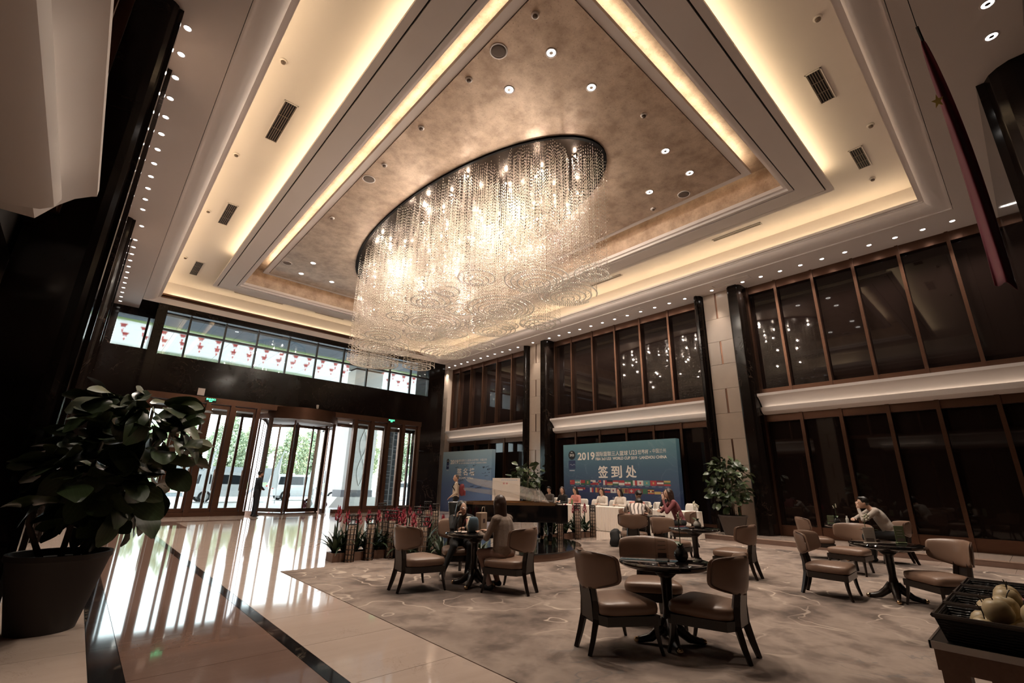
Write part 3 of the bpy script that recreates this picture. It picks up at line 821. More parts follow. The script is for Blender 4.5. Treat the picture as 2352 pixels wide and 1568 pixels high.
# granite column of the canopy with a carved leaf band
gc = thing('granite_column', 'thick pale granite column with carved leaf outline outside the doors', 'column', (12.9, 29.0, -0.05))
MB().box(-0.95, 0.95, -0.6, 0.6, 0.8, 8.4).build('shaft', M_stoneo, gc)
MB().box(-1.0, 1.0, -0.65, 0.65, 0.55, 0.95).build('collar', mat('grey_granite', (0.16, 0.16, 0.17), 0.5), gc)
MB().add([(-1.9, -1.3, 0), (1.9, -1.3, 0), (1.9, 1.3, 0), (-1.9, 1.3, 0), (-1.3, -0.9, 0.55), (1.3, -0.9, 0.55), (1.3, 0.9, 0.55), (-1.3, 0.9, 0.55)], [(4, 5, 6, 7), (0, 1, 5, 4), (1, 2, 6, 5), (2, 3, 7, 6), (3, 0, 4, 7)]).build('base', M_stoneo, gc)
for s in (1, -1):
    MB().tube([(0.1+s*0.22*math.sin(k*math.pi/8), -0.61, 1.2+k*0.21) for k in range(28)], 0.03, 6).build('carved_leaf', M_stoneo, gc)
# lattice screen right of the doors
ls = thing('lattice_screen', 'white metal lattice screen standing outside the last glass door', 'screen', (13.1, 24.6, -0.05))
M_lat = mat('white_metal', (0.72, 0.72, 0.74), 0.35, 0.3)
random.seed(3)
for x in (-0.6, -0.05, 0.6): MB().box(x-0.02, x+0.02, -0.04, 0.04, 0, 4.6).build('upright', M_lat, ls)
for side in (0, 1):
    z = 0.25
    while z < 4.4:
        x0, x1 = ((-0.6, -0.05), (-0.05, 0.6))[side]
        MB().box(x0, x1, -0.03, 0.03, z, z+0.03).build('cross_bar', M_lat, ls); z += random.uniform(0.16, 0.42)
MB().box(-0.62, 0.62, 0.3, 0.34, 0, 4.6).build('backing_panel', mat('slate_panel', (0.10, 0.11, 0.12), 0.5), ls)

# cars
M_carw = mat('white_car_paint', (0.75, 0.76, 0.77), 0.2, coat=0.5)
M_carg = mat('car_glass', (0.02, 0.025, 0.03), 0.05)
M_tyre = mat('tyre', (0.012, 0.012, 0.012), 0.8)
M_rim = mat('wheel_rim', (0.55, 0.55, 0.56), 0.3, 0.9)
M_tail = mat('tail_lamp', (0.45, 0.02, 0.02), 0.25)
def car(label, loc, rz, prof, glass, L, w=1.8, wheels=(0.9, -0.9)):
    """side profile in (y along length, z)"""
    t = thing('car', label, 'car', loc, rz, 'white cars parked outside the entrance')
    mb = MB(); n = len(prof)
    def ring_(x, inset): return [(x, y, z) if z < 0.95 else (x*(1-inset), y, z) for y, z in prof]
    vs = ring_(-w/2, 0.16) + ring_(w/2, 0.16)
    mb.add(vs, [tuple(range(n)), tuple(range(2*n-1, n-1, -1))] + [(i, i+n, (i+1) % n+n, (i+1) % n) for i in range(n)])
    mb.build('body', M_carw, t)
    for s in (-1, 1):
        for g in glass:
            vs = [(s*(w/2*(1-0.16*min(1, max(0, (z-0.9)/0.5)))+0.012), y, z) for y, z in g]
            MB().add(vs, [tuple(range(len(g)))]).build('side_window', M_carg, t)
        for y in wheels:
            wh = MB().lathe([(0.34, -0.11), (0.36, -0.08), (0.36, 0.08), (0.34, 0.11)], 20)
            o = wh.build('wheel', M_tyre, t, 'auto', (s*(w/2-0.08), y*L/3.0, 0.35)); o.rotation_euler = (0, R(90), 0)
            h = MB().lathe([(0.23, -0.125), (0.23, 0.125)], 14).build('rim', M_rim, o)
        MB().box(s*(w/2-0.12)-0.12, s*(w/2-0.12)+0.12, -L/2-0.012, -L/2+0.05, 0.82, 1.05).build('tail_lamp', M_tail, t)
    return t
suv = [(-2.3, 0.35), (-2.35, 0.75), (-2.3, 1.05), (-2.15, 1.8), (-1.9, 1.88), (0.45, 1.86), (0.75, 1.75), (1.25, 1.1), (2.25, 0.98), (2.35, 0.7), (2.3, 0.35)]
suvg = [[(-2.0, 1.12), (-1.9, 1.68), (-1.2, 1.7), (-1.2, 1.12)], [(-1.12, 1.12), (-1.12, 1.7), (-0.2, 1.7), (-0.2, 1.12)], [(-0.12, 1.12), (-0.12, 1.7), (0.5, 1.66), (0.95, 1.12)]]
sed = [(-2.3, 0.35), (-2.35, 0.7), (-2.25, 1.0), (-1.6, 1.08), (-0.9, 1.45), (0.3, 1.48), (0.6, 1.4), (1.2, 1.0), (2.2, 0.86), (2.3, 0.6), (2.25, 0.35)]
sedg = [[(-1.45, 1.08), (-0.9, 1.38), (-0.3, 1.40), (-0.3, 1.06)], [(-0.22, 1.06), (-0.22, 1.40), (0.4, 1.38), (1.0, 1.02)]]
car('white off-road car with spare wheel parked outside behind the standing guard', (7.6, 36.5, -0.05), R(-90), suv, suvg, 4.7)
car('white estate car seen through the middle panes of the revolving door', (13.2, 39.0, -0.05), R(-90), suv, suvg, 4.7)
car('white saloon car seen through the right panes of the revolving door', (15.4, 35.8, -0.05), R(90), sed, sedg, 4.6)
car('low white car near the granite column outside', (21.5, 37.5, -0.05), R(-90), sed, sedg, 4.6)
car('white car half hidden by the big potted fig outside', (2.2, 40.0, -0.05), R(-90), sed, sedg, 4.6)
# feather flags
M_feather = mat('white_banner_cloth', (0.85, 0.87, 0.88), 0.8)
for x, y in ((6.0, 34.0), (9.8, 33.6), (12.0, 33.2)):
    t = thing('feather_flag', 'slim white feather banner on a pole outside the doors', 'banner', (x, y, -0.05), 0, 'white feather banners outside')
    MB().tube([(0, 0, 0), (0, 0, 2.0), (0.05, 0, 3.0), (0.2, 0, 3.5)], [0.03, 0.025, 0.015, 0.01], 6).build('pole', M_chrome, t, True)
    MB().add([(0.0, 0.01, 0.9), (-0.5, 0.01, 1.0), (-0.45, 0.01, 1.6), (0.0, 0.01, 3.0), (0.15, 0.01, 3.4), (0.03, 0.01, 2.6), (0.0, -0.01, 0.9), (-0.5, -0.01, 1.0), (-0.45, -0.01, 1.6), (0.0, -0.01, 3.0), (0.15, -0.01, 3.4), (0.03, -0.01, 2.6)], [(0, 1, 2, 3, 4, 5), (11, 10, 9, 8, 7, 6), (1, 7, 8, 2), (2, 8, 9, 3), (3, 9, 10, 4), (0, 6, 7, 1)]).build('sail', M_feather, t)
# traffic cones along the roadway
M_cone = mat('cone_red', (0.42, 0.035, 0.03), 0.5)
cone_me = MB().lathe([(0.28, 0.04), (0.05, 0.9)], 12).mesh('cone_body', M_cone, True)
cone_b = MB().box(-0.34, 0.34, -0.34, 0.34, 0, 0.05).mesh('cone_foot', M_cone)
cone_w = MB().lathe([(0.195, 0.40), (0.135, 0.62)], 12).mesh('reflective_band', mat('reflective_white', (0.9, 0.9, 0.9), 0.4), True)
for row, (y, st_) in enumerate(((61.8, 1.75), (65.8, 1.8))):
    for k in range(30):
        t = thing('traffic_cone', 'red traffic cone with white band standing out on the forecourt', 'traffic cone', (-12+k*st_, y, -0.05), 0, 'traffic cones on the forecourt')
        t.scale = (0.95, 0.95, 0.95)
        link('cone_body', cone_me, t); link('cone_foot', cone_b, t); link('reflective_band', cone_w, t)
# low wall, hedge, trees
lw = MB().box(-30, 22, 75, 75.4, -0.05, 3.0).build('boundary_wall', mat('grey_boundary_wall', (0.16, 0.17, 0.18), 0.8)); tag(lw, 'long grey boundary wall beyond the parked cars', 'wall')
def leaves(n, c, r, size, mats, name, parent, seed, shape=None):
    rg = np.random.default_rng(seed)
    d = rg.normal(size=(n, 3)); d /= np.linalg.norm(d, axis=1)[:, None]
    rad = rg.uniform(0.55, 1.0, n)[:, None]**0.6
    p = d*rad*np.array(r)*(1+0.18*np.sin(d[:, :1]*7+seed)+0.15*np.sin(d[:, 2:]*9)) + np.array(c)
    a = rg.normal(size=(n, 3)); a /= np.linalg.norm(a, axis=1)[:, None]
    b = np.cross(a, rg.normal(size=(n, 3))); b /= np.linalg.norm(b, axis=1)[:, None]
    s = size*rg.uniform(0.6, 1.3, (n, 1))
    V = np.stack([p-a*s, p+b*s*0.55, p+a*s, p-b*s*0.55], 1).reshape(-1, 3)
    me = bpy.data.meshes.new(name)
    me.from_pydata(V.tolist(), [], np.arange(4*n).reshape(-1, 4).tolist())
    for m in mats: me.materials.append(m)
    if len(mats) > 1: me.polygons.foreach_set('material_index', rg.integers(0, len(mats), n).tolist())
    o = link(name, me, parent); o['kind'] = 'stuff'
    return o
M_lf = [paint('tree_leaf_dark', (0.26, 0.33, 0.22), 0.8), paint('tree_leaf_mid', (0.40, 0.46, 0.30), 0.8), paint('tree_leaf_yellow', (0.55, 0.56, 0.33), 0.8)]
M_bark = paint('bark', (0.10, 0.075, 0.055), 0.9)
hd = thing('hedge', 'clipped green hedge in front of the grey boundary wall', 'hedge', (0, 73, -0.05))
leaves(9000, (0, 0, 0.8), (26, 0.7, 0.8), 0.16, M_lf[1:], 'foliage', hd, 5)
MB().box(-24, 24, -0.4, 0.4, 0, 1.0).build('hedge_core', M_lf[0], hd)
tl = ['broad leafy tree rising behind the grey boundary wall', 'rounded green tree seen behind the revolving door', 'tall pale green tree beyond the parked cars']
for i in range(13):
    x = -12+i*4.6+random.uniform(-1, 1); y = 79+(i % 2)*5; h = random.uniform(7.5, 11.0)
    t = thing('tree', tl[i % 3], 'tree', (x, y, -0.05), 0, 'trees beyond the forecourt, ' + ('broad', 'rounded', 'tall')[i % 3])
    MB().tube([(0, 0, 0), (0.1, 0, h*0.4), (0, 0.1, h*0.8)], [0.28, 0.2, 0.08], 8).build('trunk', M_bark, t, True)
    leaves(5200, (0, 0, h*0.58), (2.5, 2.3, h*0.42), 0.20, [M_lf[i % 2], M_lf[1], M_lf[2]] if i % 3 else M_lf[:2], 'foliage', t, 20+i)
# red flower balls on a stand just outside
fb = thing('flower_ball_stand', 'slim stand of hanging red flower balls behind the revolving door', 'decoration', (9.15, 24.6, -0.05))
MB().tube([(0.15, 0, 0), (0.15, 0, 3.0), (0.0, 0, 3.3), (-0.3, 0, 3.2)], 0.025, 8).build('stand', M_chrome, fb, True)
M_flow = mat('red_flowers', (0.16, 0.012, 0.03), 0.8)
for (x, z, r) in ((0.05, 2.45, 0.16), (0.1, 1.75, 0.26), (-0.28, 1.4, 0.17), (-0.18, 0.9, 0.17), (-0.45, 0.35, 0.24), (0.3, 0.3, 0.22)):
    mb = MB(); rg = random.Random(int(z*100))
    for k in range(46):
        a = rg.uniform(0, 6.28); c = rg.uniform(-1, 1); s = math.sqrt(1-c*c)
        mb.ell((x+r*0.8*s*math.cos(a), r*0.8*s*math.sin(a), z+r*0.8*c), (r*0.3,)*3, None, 6, 4)
    b = mb.build('flower_ball', M_flow, fb, True)
    MB().tube([(x, 0, z+r), (x, 0, 3.15)], 0.006, 5).build('string', M_chrome, b)

# ================================================================== CHANDELIER
CX, CY, CA, CB = 7.39, 11.1, 2.1, 5.7
ch = thing('chandelier', 'huge oval crystal bead chandelier with swirling ringed underside', 'chandelier', (CX, CY, 9.08))
MB().lathe([(1.0, 0.0), (1.0, -0.05), (0.985, -0.05), (0.985, -0.02)], 64, sx=CA+0.06, sy=CB+0.06).build('canopy_rim', mat('rim_black', (0.004, 0.003, 0.003), 0.8, spec=0.1), ch, 'auto')
MB().lathe([(0.99, -0.02), (0.5, -0.021), (0.001, -0.022)], 64, sx=CA, sy=CB).build('canopy_plate', mat('dark_mirror', (0.035, 0.025, 0.02), 0.2, 1.0), ch)
def crystal(nm='crystal_bead', tf=0.62, c=(0.86, 0.76, 0.66), ct=(0.90, 0.80, 0.69)):
    m = bpy.data.materials.new(nm); m.use_nodes = True; m.node_tree.nodes.clear()
    o = nd(m, 'ShaderNodeOutputMaterial')
    d = nd(m, 'ShaderNodeBsdfDiffuse'); t = nd(m, 'ShaderNodeBsdfTranslucent'); g = nd(m, 'ShaderNodeBsdfGlossy')
    d.inputs[0].default_value = (*c, 1); t.inputs[0].default_value = (*ct, 1)
    g.inputs[0].default_value = (1, 0.93, 0.86, 1); g.inputs['Roughness'].default_value = 0.12
    a = nd(m, 'ShaderNodeMixShader'); a.inputs[0].default_value = tf
    b = nd(m, 'ShaderNodeMixShader'); b.inputs[0].default_value = 0.35
    ln(m, d.outputs[0], a.inputs[1]); ln(m, t.outputs[0], a.inputs[2]); ln(m, a.outputs[0], b.inputs[1]); ln(m, g.outputs[0], b.inputs[2]); ln(m, b.outputs[0], o.inputs[0])
    return m
M_crystal = crystal()
M_tip = crystal('crystal_tip', 0.85, (0.97, 0.92, 0.86), (1.0, 0.97, 0.92))
rg = np.random.default_rng(11)
# ring clusters: packed circles inside the ellipse
cl = []
def inside(x, y, r): return (x/(CA-r*0.85+0.12))**2+(y/(CB-r*0.85+0.12))**2 < 1
for R_, tries in ((0.95, 60), (0.78, 300), (0.6, 900), (0.45, 2500), (0.34, 4000)):
    for _ in range(tries):
        x = rg.uniform(-CA, CA); y = rg.uniform(-CB, CB)
        if inside(x, y, R_) and all(math.hypot(x-a, y-b) > (R_+c)*0.93 for a, b, c, _z in cl):
            cl.append((x, y, R_, rg.uniform(-3.55, -3.05)-0.09*max(-1, y)))
def octa(P, rx, rz):
    n = len(P); D = np.array([(1, 0, 0), (0, 1, 0), (-1, 0, 0), (0, -1, 0), (0, 0, 1), (0, 0, -1)], float)
    sc = np.stack([rx, rx, rz], 1)
    V = (P[:, None, :]+D[None]*sc[:, None, :]).reshape(-1, 3)
    f = np.array([(0, 1, 4), (1, 2, 4), (2, 3, 4), (3, 0, 4), (1, 0, 5), (2, 1, 5), (3, 2, 5), (0, 3, 5)])
    F = (f[None]+(np.arange(n)*6)[:, None, None]).reshape(-1, 3)
    return V, F
def fast_mesh(name, V, F, m):
    me = bpy.data.meshes.new(name)
    me.vertices.add(len(V)); me.vertices.foreach_set('co', V.ravel())
    me.loops.add(F.size); me.loops.foreach_set('vertex_index', F.ravel().astype(np.int32))
    me.polygons.add(len(F)); me.polygons.foreach_set('loop_start', (np.arange(len(F))*F.shape[1]).astype(np.int32))
    me.update(calc_edges=True); me.validate(); me.materials.append(m)
    return me
for (x, y, r_, zb) in cl:
    pts = []; rx = []; rz = []; tips = []
    nr = int(r_/0.14)
    for k in range(nr+1):
        rad = 0.02 + k*0.14
        n = max(1, int(2*math.pi*rad/0.055))
        ph = rg.uniform(0, 6)
        ztip = zb + 0.14*(rad/r_)**1.3
        for i in range(n):
            a = ph+2*math.pi*i/n
            px, py = x+rad*math.cos(a), y+rad*math.sin(a)
            if (px/(CA+0.05))**2+(py/(CB+0.05))**2 > 1: continue
            tips.append((px, py, ztip))
            z = ztip+0.075; c = 0
            while z < -0.06:
                pts.append((px, py, z)); q_ = 0.0085 if z < zb+1.1 else 0.0098; rx.append(q_); rz.append(q_*2.1)
                z += 0.08 if c < 2 else (rg.uniform(0.095, 0.12) if z < zb+1.1 else rg.uniform(0.08, 0.10)); c += 1
    V, F = octa(np.array(pts), np.array(rx), np.array(rz))
    o = link('bead_cluster', fast_mesh('bead_cluster', V, F, M_crystal), ch); o['kind'] = 'stuff'
    k_ = len(tips); V, F = octa(np.array(tips), np.full(k_, 0.027), np.full(k_, 0.029))
    o2 = link('ring_drops', fast_mesh('ring_drops', V, F, M_tip), o); o2['kind'] = 'stuff'
# loose strands between the clusters
pts = []; rx = []; rz = []
for _ in range(900):
    x = rg.uniform(-CA, CA); y = rg.uniform(-CB, CB)
    if (x/CA)**2+(y/CB)**2 > 0.98: continue
    z = rg.uniform(-2.9, -1.6)
    while z < -0.06:
        pts.append((x, y, z)); rx.append(0.0095); rz.append(0.020); z += rg.uniform(0.075, 0.11)
V, F = octa(np.array(pts), np.array(rx), np.array(rz))
o = link('bead_strands', fast_mesh('bead_strands', V, F, M_crystal), ch); o['kind'] = 'stuff'
bulb = MB().ell((0, 0, 0), (0.022, 0.022, 0.022), None, 8, 6).mesh('bulb', M_bulb, True)
for nb in range(76):
    r_ = math.sqrt((nb+0.5)/76)*0.94; a_ = nb*2.39996
    x = CA*r_*math.cos(a_); y = CB*r_*math.sin(a_)
    lowb = nb % 3 == 0
    z = -rg.uniform(0.7, 1.9) if lowb else (-0.09 if nb % 3 == 1 else -rg.uniform(0.15, 0.6))
    b_ = link('bulb', bulb, ch, (x, y, z))
    d_ = bpy.data.lights.new('bulb_glow', 'POINT'); d_.energy = 22*LK; d_.color = (1, 0.87, 0.73); d_.shadow_soft_size = 0.03
    o = bpy.data.objects.new('bulb_glow', d_); COL.objects.link(o); o.location = (0, 0, -0.03); o.parent = b_

# ================================================================== LOUNGE CHAIRS AND TABLES
def sgp(c, e): return math.copysign(abs(c)**e, c)
def pad(fn, nu=28, nv=12, e1=0.35, e2=0.35):
    """closed rounded pad: unit coordinates (s, t, n) in [-1,1]^3 mapped through fn"""
    mb = MB(); vs = []; fs = []
    for j in range(nv+1):
        v = -math.pi/2 + math.pi*j/nv
        for i in range(nu):
            u = 2*math.pi*i/nu
            vs.append(fn(sgp(math.cos(v), e1)*sgp(math.cos(u), e2), sgp(math.cos(v), e1)*sgp(math.sin(u), e2), sgp(math.sin(v), e1)))
    for j in range(nv):
        for i in range(nu): fs.append((j*nu+i, j*nu+(i+1) % nu, (j+1)*nu+(i+1) % nu, (j+1)*nu+i))
    return mb.add(vs, fs)
def slab(fn, nu=16, nv=10, cs=0.07, ct=0.10, p=5):
    """upholstered slab: two gridded faces that meet in a rounded edge"""
    mb = MB(); g = lambda q: math.sin(math.pi/2*q)
    for side in (1, -1):
        def f(i, j):
            s, t = g(2*i-1), g(2*j-1)
            if side < 0: s = -s
            n = ((1-abs(s)**p)**0.5)*((1-abs(t)**p)**0.5)
            return fn(s*(1-cs*abs(t)**7), t*(1-ct*abs(s)**7), side*n)
        mb.grid(f, nu, nv)
    return mb
def sabre(p0, p1, p2, s0, s1, name, parent):
    """curved square leg: top p0, mid p1, foot p2"""
    pts = []; rr = []
    for k in range(7):
        t = k/6; a, b, c = (1-t)**2, 2*t*(1-t), t*t
        pts.append(tuple(a*p0[i]+b*p1[i]+c*p2[i] for i in range(3))); rr.append((s0*(1-t)+s1*t)*0.72)
    mb = MB(); n = 4
    mb.tube(pts, rr, 4)
    return mb.build(name, M_dwood, parent)
def back_map(s, t, n, grow=0.0):
    x = s*0.335; ax = abs(s)
    zb = 0.50 + 0.075*ax**1.6; zt = 0.815 + 0.018*(1-ax**2)
    z = zb+(zt-zb)*(t+1)/2
    y = -0.285 + 0.20*ax**2 - 0.045*(z-0.5)/0.33 + n*(0.038+grow)
    return (x, y, z)
def make_chair(label, group):
    t = thing('lounge_chair', label, 'chair', (0, 0, 0), 0, group)
    def seat_map(s, q, n):
        y = 0.035 + q*0.275
        k = (q+1)/2
        w = 0.245 + 0.075*k - 0.04*max(0, -q)**3
        top = 0.02*(1-s*s)*(1-q*q)
        return (s*w, y, 0.365 + n*0.062 + (top if n > 0 else 0) - 0.008*(1-k))
    pad(seat_map, 32, 12, 0.45, 0.3).build('seat', M_leather, t, True)
    pl = [(-0.30, 0.295), (0.30, 0.295), (0.31, 0.26), (0.235, -0.2), (0.13, -0.25), (-0.13, -0.25), (-0.235, -0.2), (-0.31, 0.26)]
    MB().prism_z(pl[::-1], 0.235, 0.312).build('apron', M_dwood, t)
    bk = slab(back_map).build('backrest', M_leather, t, True)
    pts = []
    for k in range(41):
        u = 2*math.pi*k/40
        pts.append(back_map(0.975*sgp(math.cos(u), 0.25), 0.965*sgp(math.sin(u), 0.25), -0.62))
    MB().tube(pts, 0.006, 6).build('piping', M_piping, bk, True)
    sp = MB()
    def spl(i, j):
        z = 0.26 + j*0.34; y = -0.235 - 0.06*(j-0.3)**2 - 0.02*j
        return ((i-0.5)*(0.20-0.03*j), y-0.012, z)
    sp.grid(spl, 2, 6); sp.grid(lambda i, j: (lambda p: (p[0], p[1]-0.022, p[2]))(spl(1-i, j)), 2, 6)
    sp.build('splat', M_dwood, t, True)
    for s in (-1, 1):
        pts = [(s*0.128, -0.325, 0.0), (s*0.122, -0.285, 0.12), (s*0.115, -0.245, 0.27), (s*0.108, -0.245, 0.42), (s*0.100, -0.275, 0.60)]
        MB().tube(pts, [0.024, 0.030, 0.036, 0.034, 0.028], 4).build('leg', M_dwood, t)
        sabre((s*0.275, 0.26, 0.30), (s*0.285, 0.255, 0.15), (s*0.30, 0.305, 0.0), 0.04, 0.024, 'leg', t)
    return t
G_ch = 'brown leather lounge chairs'
chair_spots = [
    ((3.95, 2.92), (0.92, -0.39), 'brown leather chair, backrest rear showing, nearest the acrylic menu stand'),
    ((4.57, 2.28), (-0.11, 0.99), 'brown leather chair on the fruit stand side of the orchid vase table'),
    ((5.05, 3.20), (-0.80, -0.60), 'brown leather chair facing across the round table behind the acrylic menu stand'),
    ((3.77, 6.11), (1.0, -0.04), 'empty tan leather chair beside the flower planters at the two women\'s table'),
    ((4.75, 5.20), (-0.31, 0.95), 'tan leather chair on which the woman in the brown sweater sits'),
    ((8.23, 2.33), (0.06, -1.0), 'brown leather chair at the table with two menu cards, facing away from the glass wall'),
    ((8.42, 1.10), (-0.70, 0.71), 'brown leather chair in shade between the fruit stand and the table with two menu cards'),
    ((9.66, 6.50), (0.85, 0.53), 'brown leather chair in which the person in the striped white top slumps'),
    ((8.86, 5.15), (-0.15, -0.99), 'brown leather chair next to the black bag, back turned to the white registration table'),
    ((8.57, 3.74), (-0.05, 1.0), 'brown leather chair at the white orchid table in front of the pillar plant'),
    ((11.75, 6.42), (-0.62, 0.78), 'brown leather chair under the woman in the red jacket'),
    ((12.50, 3.66), (0.45, -0.89), 'brown leather chair across the small table from the man in the pale sweater'),
    ((10.80, 2.60), (-0.97, 0.22), 'brown leather chair with broad curved back in front of the man in the pale sweater'),
    ((13.05, 2.38), (-0.42, 0.91), 'brown leather chair on which the man in the pale sweater sits'),
    ((4.86, 6.62), (-0.35, -0.94), 'dark leather chair under the woman dressed in black'),
]
ch0 = None
for (x, y), (fx, fy), lab in chair_spots:
    if ch0 is None:
        ch0 = make_chair(lab, G_ch); ch0.location = (x, y, 0.006); ch0.rotation_euler = (0, 0, rot_to(fx, fy))
    else: dup(ch0, (x, y, 0.006), rot_to(fx, fy), lab, G_ch)
def make_table(label):
    t = thing('pedestal_table', label, 'table', (0, 0, 0), 0, 'round black pedestal tables')
    MB().lathe([(0.001, 0.66), (0.40, 0.66), (0.43, 0.672), (0.44, 0.685), (0.44, 0.70), (0.43, 0.712), (0.415, 0.716), (0.001, 0.716)], 40).build('table_top', M_ebony, t, 'auto')
    MB().lathe([(0.12, 0.61), (0.16, 0.66)], 24).build('top_rim', M_dwood, t)
    MB().lathe([(0.07, 0.10), (0.085, 0.16), (0.055, 0.22), (0.043, 0.30), (0.05, 0.45), (0.055, 0.56), (0.11, 0.61)], 16).build('column', M_dwood, t, True)
    for k in range(4):
        a = R(45+90*k); c, s = math.cos(a), math.sin(a)
        pts = [(c*r, s*r, z) for r, z in ((0.03, 0.20), (0.09, 0.12), (0.18, 0.05), (0.27, 0.03), (0.30, 0.03))]
        f = MB().tube(pts, [0.05, 0.05, 0.04, 0.03, 0.028], 8).build('foot', M_dwood, t, True)
        MB().ell((c*0.31, s*0.31, 0.028), (0.03, 0.03, 0.026), None, 8, 6).build('toe_cap', M_brass, f, True)
    return t
tb_spots = [((4.46, 2.66), 'round black pedestal table carrying an orchid vase and an acrylic menu stand'),
            ((4.56, 5.82), 'round black pedestal table between the two chatting women'),
            ((8.52, 4.44), 'round black pedestal table with a white orchid in front of the pillar plant'),
            ((8.62, 1.66), 'round black pedestal table holding two upright menu cards'),
            ((12.72, 3.06), 'round black pedestal table at which the man in the pale sweater leans'),
            ((11.15, 7.05), 'round black pedestal table between the slumped sleeper and the woman in red')]
tb0 = None
for (x, y), lab in tb_spots:
    if tb0 is None: tb0 = make_table(lab); tb0.location = (x, y, 0.006)
    else: dup(tb0, (x, y, 0.006), 0.3*x, lab)
TZ = 0.722
# table-top things
M_leafg = mat('orchid_leaf', (0.035, 0.07, 0.02), 0.4)
M_petal = mat('white_petal', (0.72, 0.66, 0.52), 0.6)
M_ceram = mat('dark_ceramic', (0.03, 0.028, 0.026), 0.18)
def orchid(label, loc, h=0.30, rz=0, mvase=M_ceram, nfl=4, seed=1):
    rg = random.Random(seed)
    t = thing('orchid_vase', label, 'vase', loc, rz)
    MB().lathe([(0.03, 0), (0.055, 0.015), (0.068, 0.05), (0.06, 0.09), (0.035, 0.115), (0.032, 0.13), (0.038, 0.135)], 18).build('vase', mvase, t, True)
    pts = [(0, 0, 0.1), (0.005, 0.0, 0.1+h*0.5), (-0.01, 0.0, 0.1+h), (-0.04, 0, 0.13+h)]
    MB().tube(pts, 0.004, 6).build('stem', M_leafg, t, True)
    for k in range(2):
        a = rg.uniform(-0.5, 0.5) + (0 if k else 2.8); L = 0.16
        MB().grid(lambda u, v: (math.cos(a)*v*L - math.sin(a)*(u-.5)*0.05*math.sin(math.pi*min(1, v*.9+.1)), math.sin(a)*v*L + math.cos(a)*(u-.5)*0.05*math.sin(math.pi*min(1, v*.9+.1)), 0.12+0.14*v-0.10*v*v), 2, 6).build('leaf', M_leafg, t, True)
    for k in range(nfl):
        c = Vector((rg.uniform(-0.045, 0.03), rg.uniform(-0.03, 0.03), 0.07+h+0.02*k))
        mb = MB()
        for q in range(5):
            a = 2*math.pi*q/5
            Mr = Matrix.Rotation(rg.uniform(-.4, .4), 3, 'X') @ Matrix.Rotation(a, 3, 'Y')
            mb.ell(c + Mr @ Vector((0, 0, 0.018)), (0.012, 0.005, 0.02), Mr, 8, 5)
        mb.build('flower', M_petal, t, True)
    return t
orchid('dark round vase with a single white orchid stem beside the acrylic menu', (4.55, 2.53, TZ), 0.30, 0.4, seed=2)
orchid('small vase of white orchids on the table in front of the pillar plant', (8.50, 4.36, TZ), 0.26, 1.0, mat('pale_vase', (0.35, 0.32, 0.28), 0.25), 6, 5)
orchid('small white flower in a vase on the table with two menu cards', (8.70, 1.88, TZ), 0.24, 2.0, nfl=3, seed=8)
orchid('small white flower on the far table beside the man in the pale sweater', (12.60, 3.22, TZ), 0.28, 0.2, nfl=3, seed=9)
def menu(label, loc, rz, mface, w=0.12, h=0.19, lines=True):
    t = thing('menu_stand', label, 'menu', loc, rz)
    MB().bbox((0, 0, 0.008), (w, 0.07, 0.016), 0.004).build('foot', M_acryl if mface is M_acryl else mface, t)
    MB().bbox((0, 0, h/2+0.01), (w, 0.006, h), 0.002).build('card', mface, t)
    if lines:
        for i in range(3): B('print_line', mat('menu_print', (0.45, 0.38, 0.32), 0.6), t, -w*0.3, w*0.3, -0.0042, -0.0038, h*0.45+i*0.035, h*0.45+i*0.035+0.006)
        B('picture', mat('menu_picture', (0.16, 0.12, 0.10), 0.6), t, -w*0.35, w*0.35, -0.0042, -0.0038, 0.025, 0.07)
    return t
menu('clear acrylic menu stand on the table with the orchid vase', (4.42, 2.66, TZ), R(-42), M_acryl, 0.125, 0.22)
menu('pale menu card with a dark picture standing on the shaded round table', (8.36, 1.78, TZ), R(-48), mat('pale_card', (0.5, 0.43, 0.36), 0.6), 0.15, 0.20)
menu('green printed card standing on the shaded round table', (8.82, 1.52, TZ), R(-55), mat('green_card', (0.13, 0.15, 0.07), 0.6), 0.12, 0.22)
menu('small green card on the far table beside a white bottle', (12.62, 3.34, TZ), R(-50), MATS['green_card'], 0.14, 0.16)
menu('small upright card with a dark logo on the sleeper\'s table', (11.02, 6.88, TZ), R(-40), MATS['pale_card'], 0.12, 0.15)
def bottle(label, loc, m, cap, h=0.23, r=0.032):
    t = thing('bottle', label, 'bottle', loc)
    MB().lathe([(r*0.9, 0), (r, 0.01), (r, h*0.62), (r*0.8, h*0.72), (r*0.42, h*0.82), (r*0.42, h*0.92)], 14).build('body', m, t, True)
    MB().lathe([(r*0.48, h*0.92), (r*0.48, h)], 12).build('cap', cap, t, True)
    return t
M_capw = mat('white_cap', (0.8, 0.76, 0.7), 0.5)
bottle('clear water bottle standing on the two women\'s table', (4.30, 5.86, TZ), M_acryl, M_capw, 0.25, 0.035)
bottle('white bottle on the far table beside the green card', (12.82, 3.08, TZ), mat('white_bottle', (0.6, 0.56, 0.5), 0.4), M_capw, 0.17, 0.03)
bottle('clear water bottle on the sleeper\'s table', (10.92, 7.02, TZ), M_acryl, M_capw, 0.22, 0.034)
